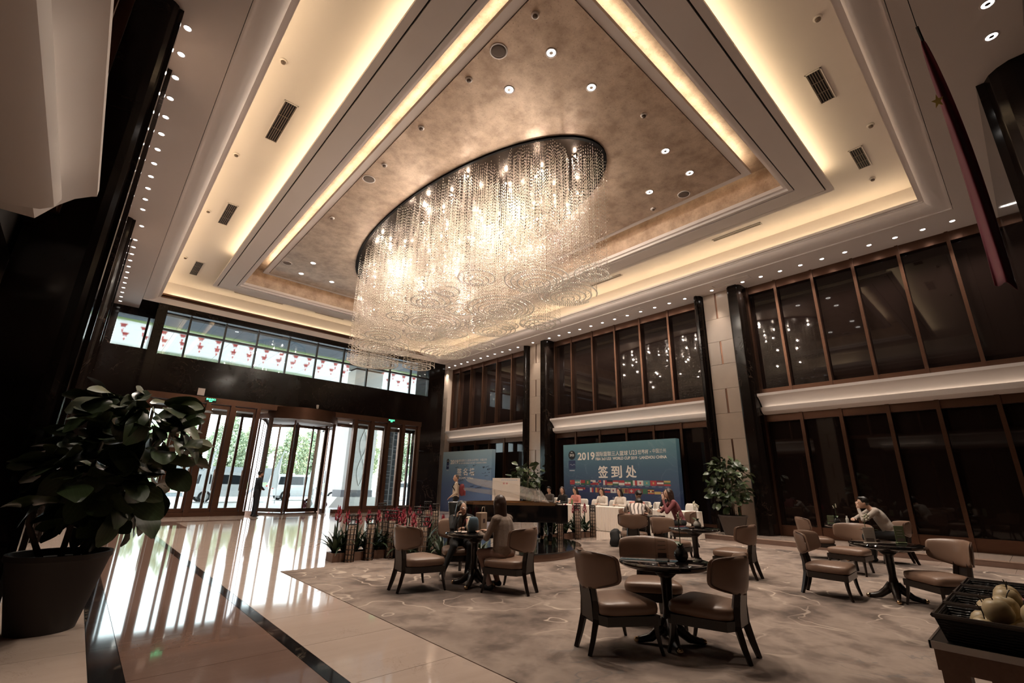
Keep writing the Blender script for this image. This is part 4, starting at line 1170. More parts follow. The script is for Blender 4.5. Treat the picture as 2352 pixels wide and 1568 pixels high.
# round tray, paper bag, tote, cup on the women's table
t = thing('round_tray', 'small round pale tray under the water bottle on the women\'s table', 'tray', (4.33, 5.84, TZ))
MB().lathe([(0.001, 0.0), (0.10, 0.0), (0.115, 0.012), (0.11, 0.012), (0.097, 0.004), (0.001, 0.004)], 24).build('plate', mat('pale_tray', (0.55, 0.45, 0.38), 0.4), t, 'auto')
bpy.data.objects['bottle'].location.z += 0.005
t = thing('paper_bag', 'tan paper shopping bag standing on the women\'s table', 'bag', (4.78, 5.96, TZ), R(20))
MB().bbox((0, 0, 0.13), (0.19, 0.10, 0.26), 0.008).build('bag_body', mat('kraft_paper', (0.38, 0.26, 0.18), 0.8), t)
B('printed_mark', mat('dark_print', (0.05, 0.02, 0.02), 0.7), t, -0.03, 0.03, -0.0515, -0.0505, 0.11, 0.17)
MB().tube([(-0.05, -0.03, 0.26), (-0.03, -0.03, 0.34), (0.03, -0.03, 0.34), (0.05, -0.03, 0.26)], 0.004, 6).build('handle', M_cream, t, True)
t = thing('tote_bag', 'blue-grey tote bag with pale strap on the women\'s table', 'bag', (4.45, 5.74, TZ), R(-30))
pad(lambda s, q, n: (s*0.09*(1-0.15*(n+1)/2), q*0.05, 0.11+n*0.11), 16, 8, 0.5, 0.5).build('bag_body', mat('blue_grey_cloth', (0.10, 0.15, 0.19), 0.8), t, True)
MB().tube([(-0.07, -0.045, 0.2), (-0.1, -0.07, 0.1), (-0.08, -0.10, 0.01)], 0.012, 6).build('strap', M_cream, t, True)
t = thing('drink_cup', 'pink paper cup with pale lid on the women\'s table', 'cup', (4.60, 6.04, TZ))
MB().lathe([(0.033, 0), (0.045, 0.17)], 16).build('cup', mat('coral_paper', (0.50, 0.16, 0.14), 0.7), t, True)
MB().lathe([(0.048, 0.17), (0.046, 0.185), (0.03, 0.2)], 16).build('lid', M_cream, t, True)
# black backpack on the carpet
t = thing('backpack', 'black backpack slumped on the carpet by the skirted table', 'bag', (10.22, 7.42, 0.006), R(30))
pad(lambda s, q, n: (s*0.17*(1-0.35*max(0, n)**2)+0.06*n+0.02*math.sin(7*n), q*0.12*(1-0.25*max(0, n))+0.02*math.sin(5*n+2*s), 0.20+n*0.20), 24, 14, 0.55, 0.5).build('bag_body', M_black, t, True)
MB().tube([(-0.1, -0.13, 0.36), (-0.13, -0.2, 0.2), (-0.12, -0.17, 0.02)], 0.02, 6).build('strap', M_black, t, True)

# ================================================================== FRUIT STAND
fs_ = thing('display_stand', 'wooden fruit display stand with bright metal edge', 'stand', (3.24, 0.52, 0))
MB().box(0.0, 1.75, -1.6, 0.0, 0.60, 0.70).build('top_board', M_wood, fs_)
mb = MB()
mb.box(-0.006, 1.756, -1.606, 0.006, 0.70, 0.718); mb.build('metal_edge', mat('dark_steel_top', (0.05, 0.042, 0.038), 0.3, 0.9), fs_)
mb = MB(); mb.box(-0.014, -0.005, -1.61, 0.012, 0.69, 0.722); mb.box(-0.014, 1.76, 0.005, 0.014, 0.69, 0.722)
mb.build('metal_rim', M_chrome, fs_)
for (x, y) in ((0.06, -0.06), (1.68, -0.06), (0.06, -1.5), (1.68, -1.5)): MB().box(x-0.05, x+0.05, y-0.05, y+0.05, 0.0, 0.6).build('leg', M_wood, fs_)
MB().obox((0.06, -0.45, 0.33), (0.04, 0.06, 0.85), Matrix.Rotation(R(48), 3, 'X')).build('brace', M_wood, fs_)
MB().box(0.05, 1.7, -1.5, -0.05, 0.12, 0.16).build('lower_shelf', M_wood, fs_)
M_wick = mat('black_wicker', (0.010, 0.008, 0.007), 0.35)
_n = nd(M_wick, 'ShaderNodeTexWave'); _n.inputs['Scale'].default_value = 26; _n.inputs['Distortion'].default_value = 3; _n.bands_direction = 'Z'
ln(M_wick, coords(M_wick), _n.inputs['Vector']); bump(M_wick, _n.outputs['Fac'], 0.8, 0.006)
def basket(x0, lab, z=0.72):
    t = thing('fruit_basket', lab, 'basket', (x0, 0.50, z), 0, 'black wicker fruit baskets')
    w, d, h = 0.36, 1.3, 0.11
    def rect(k, z): return [(0.03*(1-k), -d+0.03*(1-k), z), (w-0.03*(1-k), -d+0.03*(1-k), z), (w-0.03*(1-k), -0.03*(1-k), z), (0.03*(1-k), -0.03*(1-k), z)]
    o = rect(0, 0)+rect(1, h)
    i_ = [(x+(0.012 if x < w/2 else -0.012), y+(0.012 if y < -d/2 else -0.012), max(zz, 0.012)) for x, y, zz in o]
    mb = MB().add(o+i_, [(3, 2, 1, 0)] + [(k, (k+1) % 4, (k+1) % 4+4, k+4) for k in range(4)] + [(8, 9, 10, 11)] + [(8+(k+1) % 4, 8+k, 12+k, 12+(k+1) % 4) for k in range(4)] + [(4+k, 4+(k+1) % 4, 12+(k+1) % 4, 12+k) for k in range(4)])
    mb.build('tray', M_wick, t)
    MB().tube([(0, 0, h), (w, 0, h), (w, -d, h), (0, -d, h), (0, 0, h)], 0.011, 6).build('rolled_rim', mat('brown_wicker', (0.03, 0.018, 0.012), 0.4), t)
    for q in range(3): MB().tube([(w/2-0.1+0.1*q, -d/2-0.01, 0.012), (w/2-0.1+0.1*q, -d/2-0.01, h)], 0.005, 4).build('divider', M_wick, t)
    return t
bl = ['fruit basket with large pears, at the bright metal edge of the stand', 'fruit basket of pears and netted pears, second from the metal edge', 'fruit basket of red apples on the display stand', 'mostly empty fruit basket at the end away from the metal edge']
for i in range(4): basket(3.27+i*0.40, bl[i])
M_pear = mat('pear_skin', (0.50, 0.38, 0.22), 0.4)
_n = noise(M_pear, coords(M_pear), 40, 3); ln(M_pear, mixc(M_pear, _n, (0.42, 0.31, 0.17), (0.56, 0.44, 0.26)), base(M_pear).inputs['Base Color'])
pear_me = MB().lathe([(0.001, 0.004), (0.02, 0.0), (0.045, 0.012), (0.058, 0.04), (0.055, 0.07), (0.042, 0.095), (0.025, 0.108), (0.008, 0.104), (0.001, 0.098)], 28).mesh('pear_body', M_pear, True)
stem_me = MB().tube([(0, 0, 0.098), (0.004, 0, 0.125), (0.014, 0, 0.145)], [0.003, 0.0025, 0.003], 5).mesh('stalk', M_dwood)
apple_me = MB().lathe([(0.001, 0.012), (0.015, 0.004), (0.03, 0.003), (0.046, 0.02), (0.05, 0.045), (0.042, 0.068), (0.022, 0.078), (0.008, 0.074), (0.001, 0.066)], 18).mesh('apple_body', mat('apple_skin', (0.20, 0.035, 0.04), 0.35), True)
def fruit(kind, x, y, z, lab, grp, tilt):
    t = thing(kind, lab, kind, (x, y, z), 0, grp)
    t.rotation_euler = tilt
    if kind == 'pear': t.scale = (0.98, 0.98, 0.98)
    link(kind+'_body', pear_me if kind == 'pear' else apple_me, t)
    link('stalk', stem_me, t) if kind == 'pear' else link('stalk', stem_me, t, (0, 0, -0.035))
rgf = random.Random(4)
for b, (kind, lab, grp, ny, lay) in enumerate((('pear', 'yellow-brown pear lying in the basket at the metal edge', 'pears in the basket at the metal edge', 7, 2), ('pear', 'yellow-brown pear in the second basket of the fruit stand', 'pears in the second basket', 7, 2), ('apple', 'dark red apple in the third basket of the fruit stand', 'red apples in the third basket', 5, 1))):
    for l in range(lay):
        for iy in range(ny - l):
            for ix in range(3):
                nx_ = 2 if kind == 'pear' else 3; dx_ = 0.135 if kind == 'pear' else 0.108
                if ix >= nx_-l*0: continue
                x = 3.27+b*0.40+(0.115 if kind == 'pear' else 0.075)+ix*dx_; y = 0.50-0.17-(0.1 if kind == 'apple' else 0)-iy*0.135-l*0.066
                fruit(kind, x+rgf.uniform(-.006, .006), y+rgf.uniform(-.006, .006), 0.735+l*0.085, lab, grp, (rgf.uniform(-0.28, 0.28), rgf.uniform(-0.28, 0.28), rgf.uniform(0, 6)))

# ================================================================== PLANTS
def fig_leaf(L, w, seed, m):
    rg = random.Random(seed); a = rg.uniform(0.2, 0.5); b = rg.uniform(0, 6)
    def fn(u, v):
        s = (u-0.5)*2
        ww = w*(math.sin(math.pi*min(1, v*0.93+0.05))**0.7)*(0.62+0.55*v if v < 0.75 else 1.03)
        z = -0.28*L*v*v + a*0.35*L*abs(s)*ww/w*0.5 + 0.03*L*math.sin(9*v+b)*abs(s)
        return (s*ww/2, v*L, z)
    return MB().grid(fn, 4, 7).mesh('leaf', m, True)
def leaf_mat(name, c, back):
    m = mat(name, c, 0.32)
    v = coords(m, kind='Object'); wv = nd(m, 'ShaderNodeTexWave'); wv.inputs['Scale'].default_value = 9; wv.inputs['Distortion'].default_value = 2
    ln(m, v, wv.inputs['Vector'])
    ln(m, mixc(m, ramp(m, wv.outputs['Fac'], [(0.85, (0, 0, 0)), (1, (0.5, 0.5, 0.5))]), c, tuple(q*1.8 for q in c)), base(m).inputs['Base Color'])
    return m
M_fig = leaf_mat('fig_leaf', (0.03, 0.045, 0.018), 0)
M_fig2 = leaf_mat('fig_leaf_light', (0.055, 0.075, 0.03), 0)
M_pot = mat('dark_planter', (0.03, 0.024, 0.021), 0.7)
M_pot2 = mat('grey_brown_planter', (0.06, 0.045, 0.037), 0.6)
M_soil = mat('soil', (0.012, 0.009, 0.007), 0.95)
def potted(name, label, loc, pot, stems, nleaf, L, seed, mleaf, env, mpot):
    """pot=(r_base, r_rim, h); env = list of (cx, cy, cz, rx, ry, rz) blobs the leaves fill"""
    rg = random.Random(seed)
    t = thing(name, label, 'potted plant', loc)
    rb, rr_, h = pot
    MB().lathe([(rb, 0), (rb+(rr_-rb)*0.9, h*0.9), (rr_, h*0.93), (rr_, h), (rr_-0.03, h), (rr_-0.04, h*0.9), (0.001, h*0.88)], 36).build('pot', mpot, t, 'auto')
    MB().lathe([(rr_-0.035, h*0.90), (0.001, h*0.93)], 24).build('soil', M_soil, t, True)
    for p in stems: MB().tube([(p[0][0], p[0][1], h*0.85)] + list(p[1:]), [0.028, 0.022, 0.016, 0.010][:len(p)], 7).build('stem', M_bark, t, True)
    lm = [fig_leaf(L*s, L*s*0.72, seed+k, mleaf[k % len(mleaf)]) for k, s in enumerate((1.15, 0.95, 0.8, 1.0, 0.7))]
    for i in range(nleaf):
        e = env[i % len(env)]
        while True:
            d = Vector((rg.uniform(-1, 1), rg.uniform(-1, 1), rg.uniform(-1, 1)))
            if 0.35 < d.length < 1: break
        p = Vector((e[0]+d.x*e[3], e[1]+d.y*e[4], e[2]+d.z*e[5]))
        az = math.atan2(d.y, d.x)-math.pi/2+rg.uniform(-0.7, 0.7)
        o = link('leaf', rg.choice(lm), t, p)
        o.rotation_euler = (rg.uniform(-1.25, 0.75)+d.z*0.5, rg.uniform(-0.9, 0.9), az)
    return t
potted('fig_tree', 'big dark fiddle-leaf fig in a tapered black pot on the beige floor', (0.05, 6.66, 0), (0.25, 0.40, 0.68),
       [((0.0, 0.0), (0.02, 0, 1.2), (0.1, 0, 2.0)), ((0.1, 0.1), (0.3, 0.1, 1.1), (0.55, 0.1, 1.9)), ((-0.12, 0), (-0.3, 0, 0.95), (-0.3, 0.05, 1.5)), ((0.15, -0.1), (0.3, -0.1, 0.95))],
       280, 0.34, 31, [M_fig, M_fig, M_fig2], [(0.28, 0, 1.95, 0.50, 0.45, 0.36), (0.58, 0, 1.6, 0.30, 0.36, 0.42), (0.1, 0, 1.55, 0.36, 0.4, 0.42), (0.0, 0, 1.35, 0.28, 0.36, 0.45), (0.3, 0, 1.2, 0.36, 0.36, 0.28), (0.32, 0, 2.12, 0.40, 0.36, 0.22)], M_pot)
potted('fig_tree', 'leafy fig plant in a grey pot before the stone pillar by the glass wall', (14.50, 6.32, 0.14), (0.26, 0.40, 0.54),
       [((0.0, 0.0), (0.02, 0, 1.0), (0.0, 0, 1.9)), ((0.1, 0.1), (0.2, 0.15, 1.0), (0.3, 0.2, 1.6)), ((-0.1, -0.1), (-0.25, -0.15, 0.95), (-0.3, -0.2, 1.5))],
       290, 0.23, 47, [M_fig, M_fig2], [(-0.05, 0, 1.55, 0.42, 0.66, 0.62), (-0.05, 0, 1.15, 0.40, 0.55, 0.5), (-0.05, 0, 1.85, 0.33, 0.38, 0.42)], M_pot2)
potted('fig_tree', 'leafy fig plant behind the piano before the slim stone pillar', (14.30, 14.8, 0.0), (0.26, 0.40, 0.55),
       [((0.0, 0.0), (0.02, 0, 1.0), (0.0, 0, 2.1)), ((0.1, 0.1), (0.25, 0.2, 1.2), (0.3, 0.3, 1.8)), ((-0.1, -0.1), (-0.25, -0.2, 1.1), (-0.3, -0.4, 1.7))],
       190, 0.30, 53, [M_fig, M_fig2], [(-0.05, 0, 1.75, 0.5, 0.85, 0.65), (-0.05, 0, 1.4, 0.45, 0.7, 0.5)], M_pot2)

# planters with bromeliads and cage lamps around the piano dais
M_brl = mat('bromeliad_leaf', (0.022, 0.04, 0.016), 0.4)
M_brf = mat('bromeliad_red', (0.42, 0.055, 0.085), 0.55)
def strap(L, w, droop):
    return MB().grid(lambda u, v: ((u-0.5)*w*(1-v**3), v*L*0.75, L*(0.75*v-droop*v*v)), 2, 6).mesh('leaf', M_brl, True)
straps = [strap(0.50, 0.055, 0.50), strap(0.60, 0.05, 0.70), strap(0.48, 0.06, 0.28)]
mb = MB()
for k in range(16):
    a = k*2.4; z = 0.46+0.012*k; r = 0.055*(1-k/22); c, s = math.cos(a), math.sin(a)
    mb.add([(0.01*c, 0.01*s, z-0.02), (r*c-0.02*s, r*s+0.02*c, z), (1.5*r*c, 1.5*r*s, z+0.06), (r*c+0.02*s, r*s-0.02*c, z)], [(0, 1, 2, 3)])
flower_me = mb.mesh('flower_spike', M_brf)
stalk_me = MB().tube([(0, 0, 0.1), (0, 0, 0.5)], 0.012, 6).mesh('flower_stalk', M_brl)
def bromeliad(x, y, z, grp, lab, seed, sc=1.0):
    rg = random.Random(seed)
    t = thing('bromeliad', lab, 'plant', (x, y, z), rg.uniform(0, 6), grp); t.scale = (sc*1.1, sc*1.1, sc*1.15)
    for k in range(22):
        o = link('leaf', rg.choice(straps), t, (0, 0, 0.03)); o.rotation_euler = (rg.uniform(-0.1, 0.75), 0, k*2.4+rg.uniform(-.2, .2))
    link('flower_stalk', stalk_me, t); link('flower_spike', flower_me, t)
M_cage = mat('dark_cage_metal', (0.02, 0.014, 0.012), 0.4, 0.6)
M_bamb = mat('bamboo_paper', (0.50, 0.36, 0.27), 0.7)
def cage_meshes(h):
    n = 8; r = 0.085
    v = MB()
    for k in range(n):
        a = 2*math.pi*k/n; v.tube([(r*math.cos(a), r*math.sin(a), 0), (r*math.cos(a), r*math.sin(a), h)], 0.006, 4)
    rings = MB(); z = 0.04
    while z < h:
        rings.tube([(r*math.cos(q*math.pi/6), r*math.sin(q*math.pi/6), z) for q in range(13)], 0.007, 4, cap=False); z += 0.085
    rings.tube([(r*math.cos(q*math.pi/6), r*math.sin(q*math.pi/6), h) for q in range(13)], 0.012, 4, cap=False)
    c = MB()
    for k in range(5):
        a = 2*math.pi*k/5+0.3; c.tube([(0.05*math.cos(a), 0.05*math.sin(a), 0.0), (0.05*math.cos(a), 0.05*math.sin(a), h*0.78)], 0.022, 7)
    return v.mesh('upright_wires', M_cage), rings.mesh('hoops', M_cage), c.mesh('bamboo_tubes', M_bamb, True)
cages = {h: cage_meshes(h) for h in (0.80, 0.86, 0.94)}
def cage(x, y, z, h, lab, grp):
    t = thing('cage_lantern', lab, 'lantern', (x, y, z), x, grp)
    for nm, me in zip(('upright_wires', 'hoops', 'bamboo_tubes'), cages[h]): link(nm, me, t)
def trough(x0, x1, y, lab, grp, depth=0.3):
    t = thing('planter_trough', lab, 'planter', ((x0+x1)/2, y, 0.0), 0, grp)
    w = (x1-x0)/2
    for a in ((-w, w, -depth/2, -depth/2+0.02), (-w, w, depth/2-0.02, depth/2), (-w, -w+0.02, -depth/2+0.02, depth/2-0.02), (w-0.02, w, -depth/2+0.02, depth/2-0.02)):
        MB().box(a[0], a[1], a[2], a[3], 0.0, 0.15).build('board', M_wood, t)
    MB().box(-w+0.02, w-0.02, -depth/2+0.02, depth/2-0.02, 0.02, 0.12).build('soil', M_soil, t)
gl = 'row of red bromeliads left of the piano dais'
for i, x in enumerate((3.72, 4.12, 4.52, 4.92)): trough(x, x+0.38, 9.02, 'low wooden trough of red bromeliads at the carpet corner', 'wooden troughs at the carpet corner')
for i, x in enumerate((3.80, 3.98, 4.20, 4.42, 4.60, 4.82, 5.02, 5.2)): bromeliad(x, 9.02+0.05*math.sin(i*3), 0.10, gl, 'red bromeliad in the trough at the carpet corner', i, 1.0 if i else 1.1)
for x, h in ((4.0, 0.80), (4.37, 0.80), (4.82, 0.86)): cage(x, 8.80, 0.0, h, 'wire cage lantern with bamboo tubes before the carpet corner trough', 'cage lanterns at the carpet corner')
random.seed(21)
DX, DY, DR = 7.3, 8.7, 2.0
for i in range(15):
    a = R(96+i*9.2)
    x, y = DX+(DR+0.28)*math.cos(a), DY+(DR+0.28)*math.sin(a)
    bromeliad(x, y, 0.02, 'bromeliads behind the piano dais', 'red bromeliad behind the black piano dais', 40+i, 1.05)
for i in range(9):
    a = R(88+i*14); rr2 = DR+(0.12 if i % 2 else 0.5)
    cage(DX+rr2*math.cos(a), DY+rr2*math.sin(a), 0.0, (0.86, 0.94, 0.80)[i % 3], 'wire cage lantern among the bromeliads behind the piano dais', 'cage lanterns behind the piano')
gr = 'row of red bromeliads by the skirted table'
for i, x in enumerate((9.75, 10.2, 10.7, 11.15)): trough(x, x+0.38, 9.25, 'low wooden trough of red bromeliads before the skirted table', 'wooden troughs by the skirted table')
for i, x in enumerate((9.7, 9.92, 10.3, 10.45, 10.8, 10.95, 11.3)): bromeliad(x, 9.25, 0.10, gr, 'red bromeliad in the trough before the skirted table', 70+i, 1.05)
for x, y, h in ((9.95, 9.0, 0.94), (10.12, 9.15, 0.86), (10.62, 8.95, 0.94), (10.78, 9.1, 0.86), (11.42, 9.05, 0.86), (11.6, 9.2, 0.86)): cage(x, y, 0.0, h, 'wire cage lantern with bamboo tubes before the skirted table', 'cage lanterns by the skirted table')

# ================================================================== PIANO ON ITS DAIS
da = thing('dais', 'round black mirror-topped dais with wooden edge under the piano', 'platform', (DX, DY, 0))
MB().lathe([(DR, 0.0), (DR, 0.13)], 72).build('edge_band', M_wood, da, 'auto')
MB().lathe([(DR+0.02, 0.13), (DR+0.02, 0.155), (0.001, 0.155)], 72).build('top', M_ebony, da, 'auto')
pn = thing('grand_piano', 'black grand piano with raised clear acrylic lid and gilt frame', 'piano', (7.95, 8.85, 0.155), rot_to(-0.80, 0.60))
# local: keyboard end at y=-1.1, tail at y=+1.1, x across
out = [(-0.74, -1.05), (0.74, -1.05), (0.74, -0.1), (0.70, 0.15), (0.56, 0.40), (0.36, 0.58), (0.22, 0.78), (0.10, 0.98), (-0.10, 1.10), (-0.40, 1.13), (-0.62, 1.06), (-0.74, 0.9)]
inn = [(x*0.94, y*0.955) for x, y in out]
n = len(out)
mb = MB(); vs = [(x, y, z) for z in (0.44, 0.80) for x, y in out] + [(x, y, z) for z in (0.80, 0.72) for x, y in inn]
mb.add(vs, [tuple(range(n-1, -1, -1))] + [(i, (i+1) % n, (i+1) % n+n, i+n) for i in range(n)] + [(n+i, n+(i+1) % n, 2*n+(i+1) % n, 2*n+i) for i in range(n)] + [(2*n+i, 2*n+(i+1) % n, 3*n+(i+1) % n, 3*n+i) for i in range(n)])
mb.build('case', M_ebony, pn)
MB().prism_z([(x, y) for x, y in inn], 0.70, 0.735).build('gilt_frame', M_brass, pn)
mb = MB(); o1 = [(x*0.985, y*0.985) for x, y in out]; o2 = [(x*0.93, y*0.945) for x, y in out]
mb.add([(x, y, z) for z in (0.80, 0.855) for x, y in o1] + [(x, y, z) for z in (0.855, 0.80) for x, y in o2], [(i+a*n, (i+1) % n+a*n, (i+1) % n+(a+1)*n, i+(a+1)*n) for a in range(3) for i in range(n)])
mb.build('gilt_rim', M_brass, pn)
for k in range(7): MB().tube([(-0.55+k*0.15, -0.5, 0.742), (-0.6+k*0.11, 0.85-0.09*k, 0.742)], 0.006, 4).build('frame_bar', M_brass, pn)
for k in range(9): MB().ell((0.748, -0.9+k*0.09, 0.62), (0.008, 0.012, 0.012), None, 6, 4).build('stud', M_brass, pn)
MB().box(-0.74, 0.74, -1.28, -1.05, 0.42, 0.56).build('key_bed', M_ebony, pn)
mb = MB()
for k in range(36): mb.box(-0.62+k*0.0345, -0.62+k*0.0345+0.032, -1.26, -1.08, 0.56, 0.58)
mb.build('white_keys', mat('ivory', (0.75, 0.68, 0.58), 0.3), pn)
mb = MB()
for k in range(36):
    if k % 7 in (0, 1, 3, 4, 5): mb.box(-0.62+k*0.0345+0.022, -0.62+k*0.0345+0.042, -1.2, -1.08, 0.58, 0.595)
mb.build('black_keys', M_ebony, pn)
for s in (-1, 1): MB().box(s*0.70-0.05, s*0.70+0.05, -1.29, -1.0, 0.42, 0.82).build('cheek', M_ebony, pn)
MB().bbox((0, -0.62, 1.0), (1.15, 0.02, 0.34), 0.01, Matrix.Rotation(R(-14), 3, 'X')).build('music_desk', M_lid, pn)
def lid_poly(pts, nm, ang, yh, zh, roll):
    k = len(pts); vs = []; M_ = Matrix.Rotation(R(ang), 3, 'X') @ Matrix.Rotation(R(-roll), 3, 'Y')
    for zz in (0, 0.015):
        for x, y in pts: vs.append(Vector((-0.74, yh, zh)) + M_ @ Vector((x+0.74, y-yh, zz)))
    return MB().add(vs, [tuple(range(k-1, -1, -1)), tuple(range(k, 2*k))] + [(i, (i+1) % k, (i+1) % k+k, i+k) for i in range(k)]).build(nm, M_lid, pn)
lp = [(0.74, -0.85), (0.74, -0.1), (0.70, 0.15), (0.56, 0.40), (0.36, 0.58), (0.22, 0.78), (0.10, 0.98), (-0.10, 1.10), (-0.40, 1.13), (-0.62, 1.06), (-0.74, 0.9), (-0.74, -0.85)]
lid_poly(lp, 'lid', 12, -0.85, 0.865, 9)
lid_poly([(x*1.02, y*1.02) for x, y in lp], 'inner_lid', 7, -0.85, 0.858, 4)
MB().tube([(0.45, 0.3, 0.78), (0.40, 0.35, 1.12)], 0.014, 6).build('lid_prop', M_acryl, pn)
for x, y in ((-0.6, -0.9), (0.6, -0.9), (-0.25, 0.8)):
    l = MB().lathe([(0.05, 0.04), (0.06, 0.2), (0.075, 0.44)], 12).build('leg', M_ebony, pn, True, (x, y, 0))
    MB().lathe([(0.03, 0.0), (0.035, 0.05)], 10).build('castor', M_brass, l)
MB().box(-0.1, 0.1, -0.75, -0.7, 0.05, 0.44).build('pedal_lyre', M_ebony, pn)
B('sheet_music', M_cloth_w, pn, 0.1, 0.32, -0.665, -0.66, 0.86, 1.12)
t = thing('ice_bucket', 'small steel bucket standing near the piano tail', 'bucket', (6.95, 9.75, 0.155))
MB().lathe([(0.10, 0.5), (0.14, 0.82), (0.15, 0.82), (0.13, 0.79)], 18).build('bucket', M_chrome, t, True)
MB().lathe([(0.12, 0), (0.02, 0.03), (0.02, 0.5), (0.10, 0.5)], 16).build('stand', M_chrome, t, True)

# ================================================================== BACKDROPS
def gradient(name, stops, z0, z1):
    m = mat(name, (0.1, 0.2, 0.3), 0.55)
    g = nd(m, 'ShaderNodeNewGeometry'); sx = nd(m, 'ShaderNodeSeparateXYZ'); ln(m, g.outputs['Position'], sx.inputs[0])
    mr = nd(m, 'ShaderNodeMapRange'); mr.inputs[1].default_value = z0; mr.inputs[2].default_value = z1; ln(m, sx.outputs['Z'], mr.inputs[0])
    c = ramp(m, mr.outputs[0], stops)
    v = coords(m, (1, 0.6, 1), kind='World'); n_ = noise(m, v, 0.9, 3, 0.5, 1.5)
    k = ramp(m, n_, [(0.49, (0, 0, 0)), (0.5, (0.10, 0.10, 0.10)), (0.51, (0, 0, 0))])
    ln(m, mixc(m, k, c, (0.4, 0.5, 0.6)), base(m).inputs['Base Color'])
    return m
M_b2 = gradient('blue_print', [(0.0, (0.035, 0.05, 0.13)), (0.35, (0.035, 0.055, 0.13)), (0.7, (0.065, 0.13, 0.20)), (1.0, (0.13, 0.28, 0.33))], 0, 3.02)
M_b1 = gradient('light_blue_print', [(0.0, (0.08, 0.12, 0.27)), (0.45, (0.12, 0.19, 0.36)), (0.75, (0.20, 0.33, 0.46)), (1.0, (0.34, 0.48, 0.55))], 0, 3.05)
M_prw = mat('white_print', (0.85, 0.80, 0.74), 0.6)
M_prg = mat('grey_print', (0.45, 0.48, 0.55), 0.6)
RX = (R(90), 0, R(-90))
FX = 14.745
def backdrop(y0, y1, h, m, label):
    t = thing('backdrop_panel', label, 'backdrop', (0, 0, 0))
    MB().box(14.75, 14.98, y0, y1, 0.0, h).build('printed_board', m, t)
    return t
def letter(t, body, y0, y1, zc, hgt, m=M_prw, bold=0.0, name='lettering', x=None):
    me = text_mesh(body, 1.0, 'CENTER', 0.0, bold)
    vs = np.array([v.co for v in me.vertices])
    lo, hi = vs.min(0), vs.max(0)
    kx = abs(y1-y0)/(hi[0]-lo[0]); ky = hgt/(hi[1]-lo[1])
    for v in me.vertices: v.co.x = (v.co.x-(lo[0]+hi[0])/2)*kx; v.co.y = (v.co.y-(lo[1]+hi[1])/2)*ky
    me.materials.clear(); me.materials.append(m)
    o = link(name, me, t, (x or FX, (y0+y1)/2, zc)); o.rotation_euler = RX
    return o
b2 = backdrop(8.06, 13.12, 3.02, M_b2, 'large teal and blue printed backdrop with rows of flags behind the registration table')
letter(b2, '2019', 12.36, 11.50, 2.54, 0.30, bold=0.025)
letter(b2, '国际篮联三人篮球', 11.44, 9.98, 2.60, 0.175, bold=0.012)
letter(b2, 'U23', 9.92, 9.60, 2.61, 0.165, bold=0.01)
letter(b2, '世界杯', 9.56, 9.12, 2.61, 0.165, bold=0.012)
letter(b2, '·', 9.07, 9.03, 2.61, 0.04, bold=0.01)
letter(b2, '中国兰州', 8.97, 8.45, 2.63, 0.15)
letter(b2, 'FIBA 3x3 U23  WORLD CUP 2019 · LANZHOU CHINA', 11.46, 8.43, 2.42, 0.105, bold=0.025)
letter(b2, '签', 11.36, 10.90, 1.94, 0.44, bold=0.022)
letter(b2, '到', 10.76, 10.28, 1.94, 0.44, bold=0.022)
letter(b2, '处', 10.12, 9.66, 1.94, 0.44, bold=0.022)
letter(b2, '主办单位', 10.75, 10.32, 1.0, 0.11, M_prg, 0.01)
M_logo = mat('logo_black', (0.006, 0.006, 0.008), 0.5)
def emblem(t, y, z, r, bz):
    o = MB().lathe([(1.0, 0), (1.0, 0.004)], 32, sx=r, sy=r*1.02).build('emblem_disc', M_logo, t, False, (FX+0.004, y, z)); o.rotation_euler = (0, R(-90), 0)
    letter(t, '3X3', y+r*0.62, y-r*0.62, z, r*0.55, M_prw, 0.03, x=FX-0.003)
    letter(t, 'FIBA', y+r*0.3, y-r*0.3, z+r*0.62, r*0.22, M_prw, 0.02, x=FX-0.003)
    MB().box(FX-0.001, FX+0.002, y-r*0.98, y+r*0.98, bz-0.16, bz+0.17).build('emblem_block', mat('logo_blue', (0.03, 0.045, 0.12), 0.5), t)
    MB().tube([(FX-0.002, y+r*(0.6-0.3*k), bz+0.03*math.sin(k*2)) for k in range(6)], 0.008, 4).build('emblem_script', M_prg, t)
    MB().box(FX-0.002, FX+0.002, y-r*0.75, y+r*0.75, bz-0.24, bz-0.2).build('emblem_bar', M_prg, t)
emblem(b2, 12.66, 2.60, 0.18, 2.22)
FC = {k: mat('flag_'+k, c, 0.6) for k, c in dict(r=(0.42, 0.05, 0.06), w=(0.70, 0.66, 0.62), b=(0.04, 0.05, 0.16), k=(0.02, 0.018, 0.02), g=(0.06, 0.16, 0.09), y=(0.55, 0.38, 0.14), o=(0.45, 0.22, 0.10), c=(0.12, 0.30, 0.30), m=(0.22, 0.04, 0.05)).items()}
def flag(t, yc, zc, w, h, spec):
    kind, cols = spec[0], spec[1:]
    keys = []
    mb = MB()
    def q(u0, u1, v0, v1, k, dx=0.0):
        if k not in keys: keys.append(k)
        x = FX-dx
        mb.add([(x, yc+w/2-u0*w, zc-h/2+v0*h), (x, yc+w/2-u1*w, zc-h/2+v0*h), (x, yc+w/2-u1*w, zc-h/2+v1*h), (x, yc+w/2-u0*w, zc-h/2+v1*h)], [(0, 1, 2, 3)], keys.index(k))
    if kind == 'h':
        n_ = len(cols[0])
        for i, k in enumerate(cols[0]): q(0, 1, 1-(i+1)/n_, 1-i/n_, k)
    elif kind == 'v':
        n_ = len(cols[0])
        for i, k in enumerate(cols[0]): q(i/n_, (i+1)/n_, 0, 1, k)
    else: q(0, 1, 0, 1, cols[0])
    for e in cols[1:]: q(*e, dx=0.0015)
    mb.build('flag_print', [FC[k] for k in keys], t)
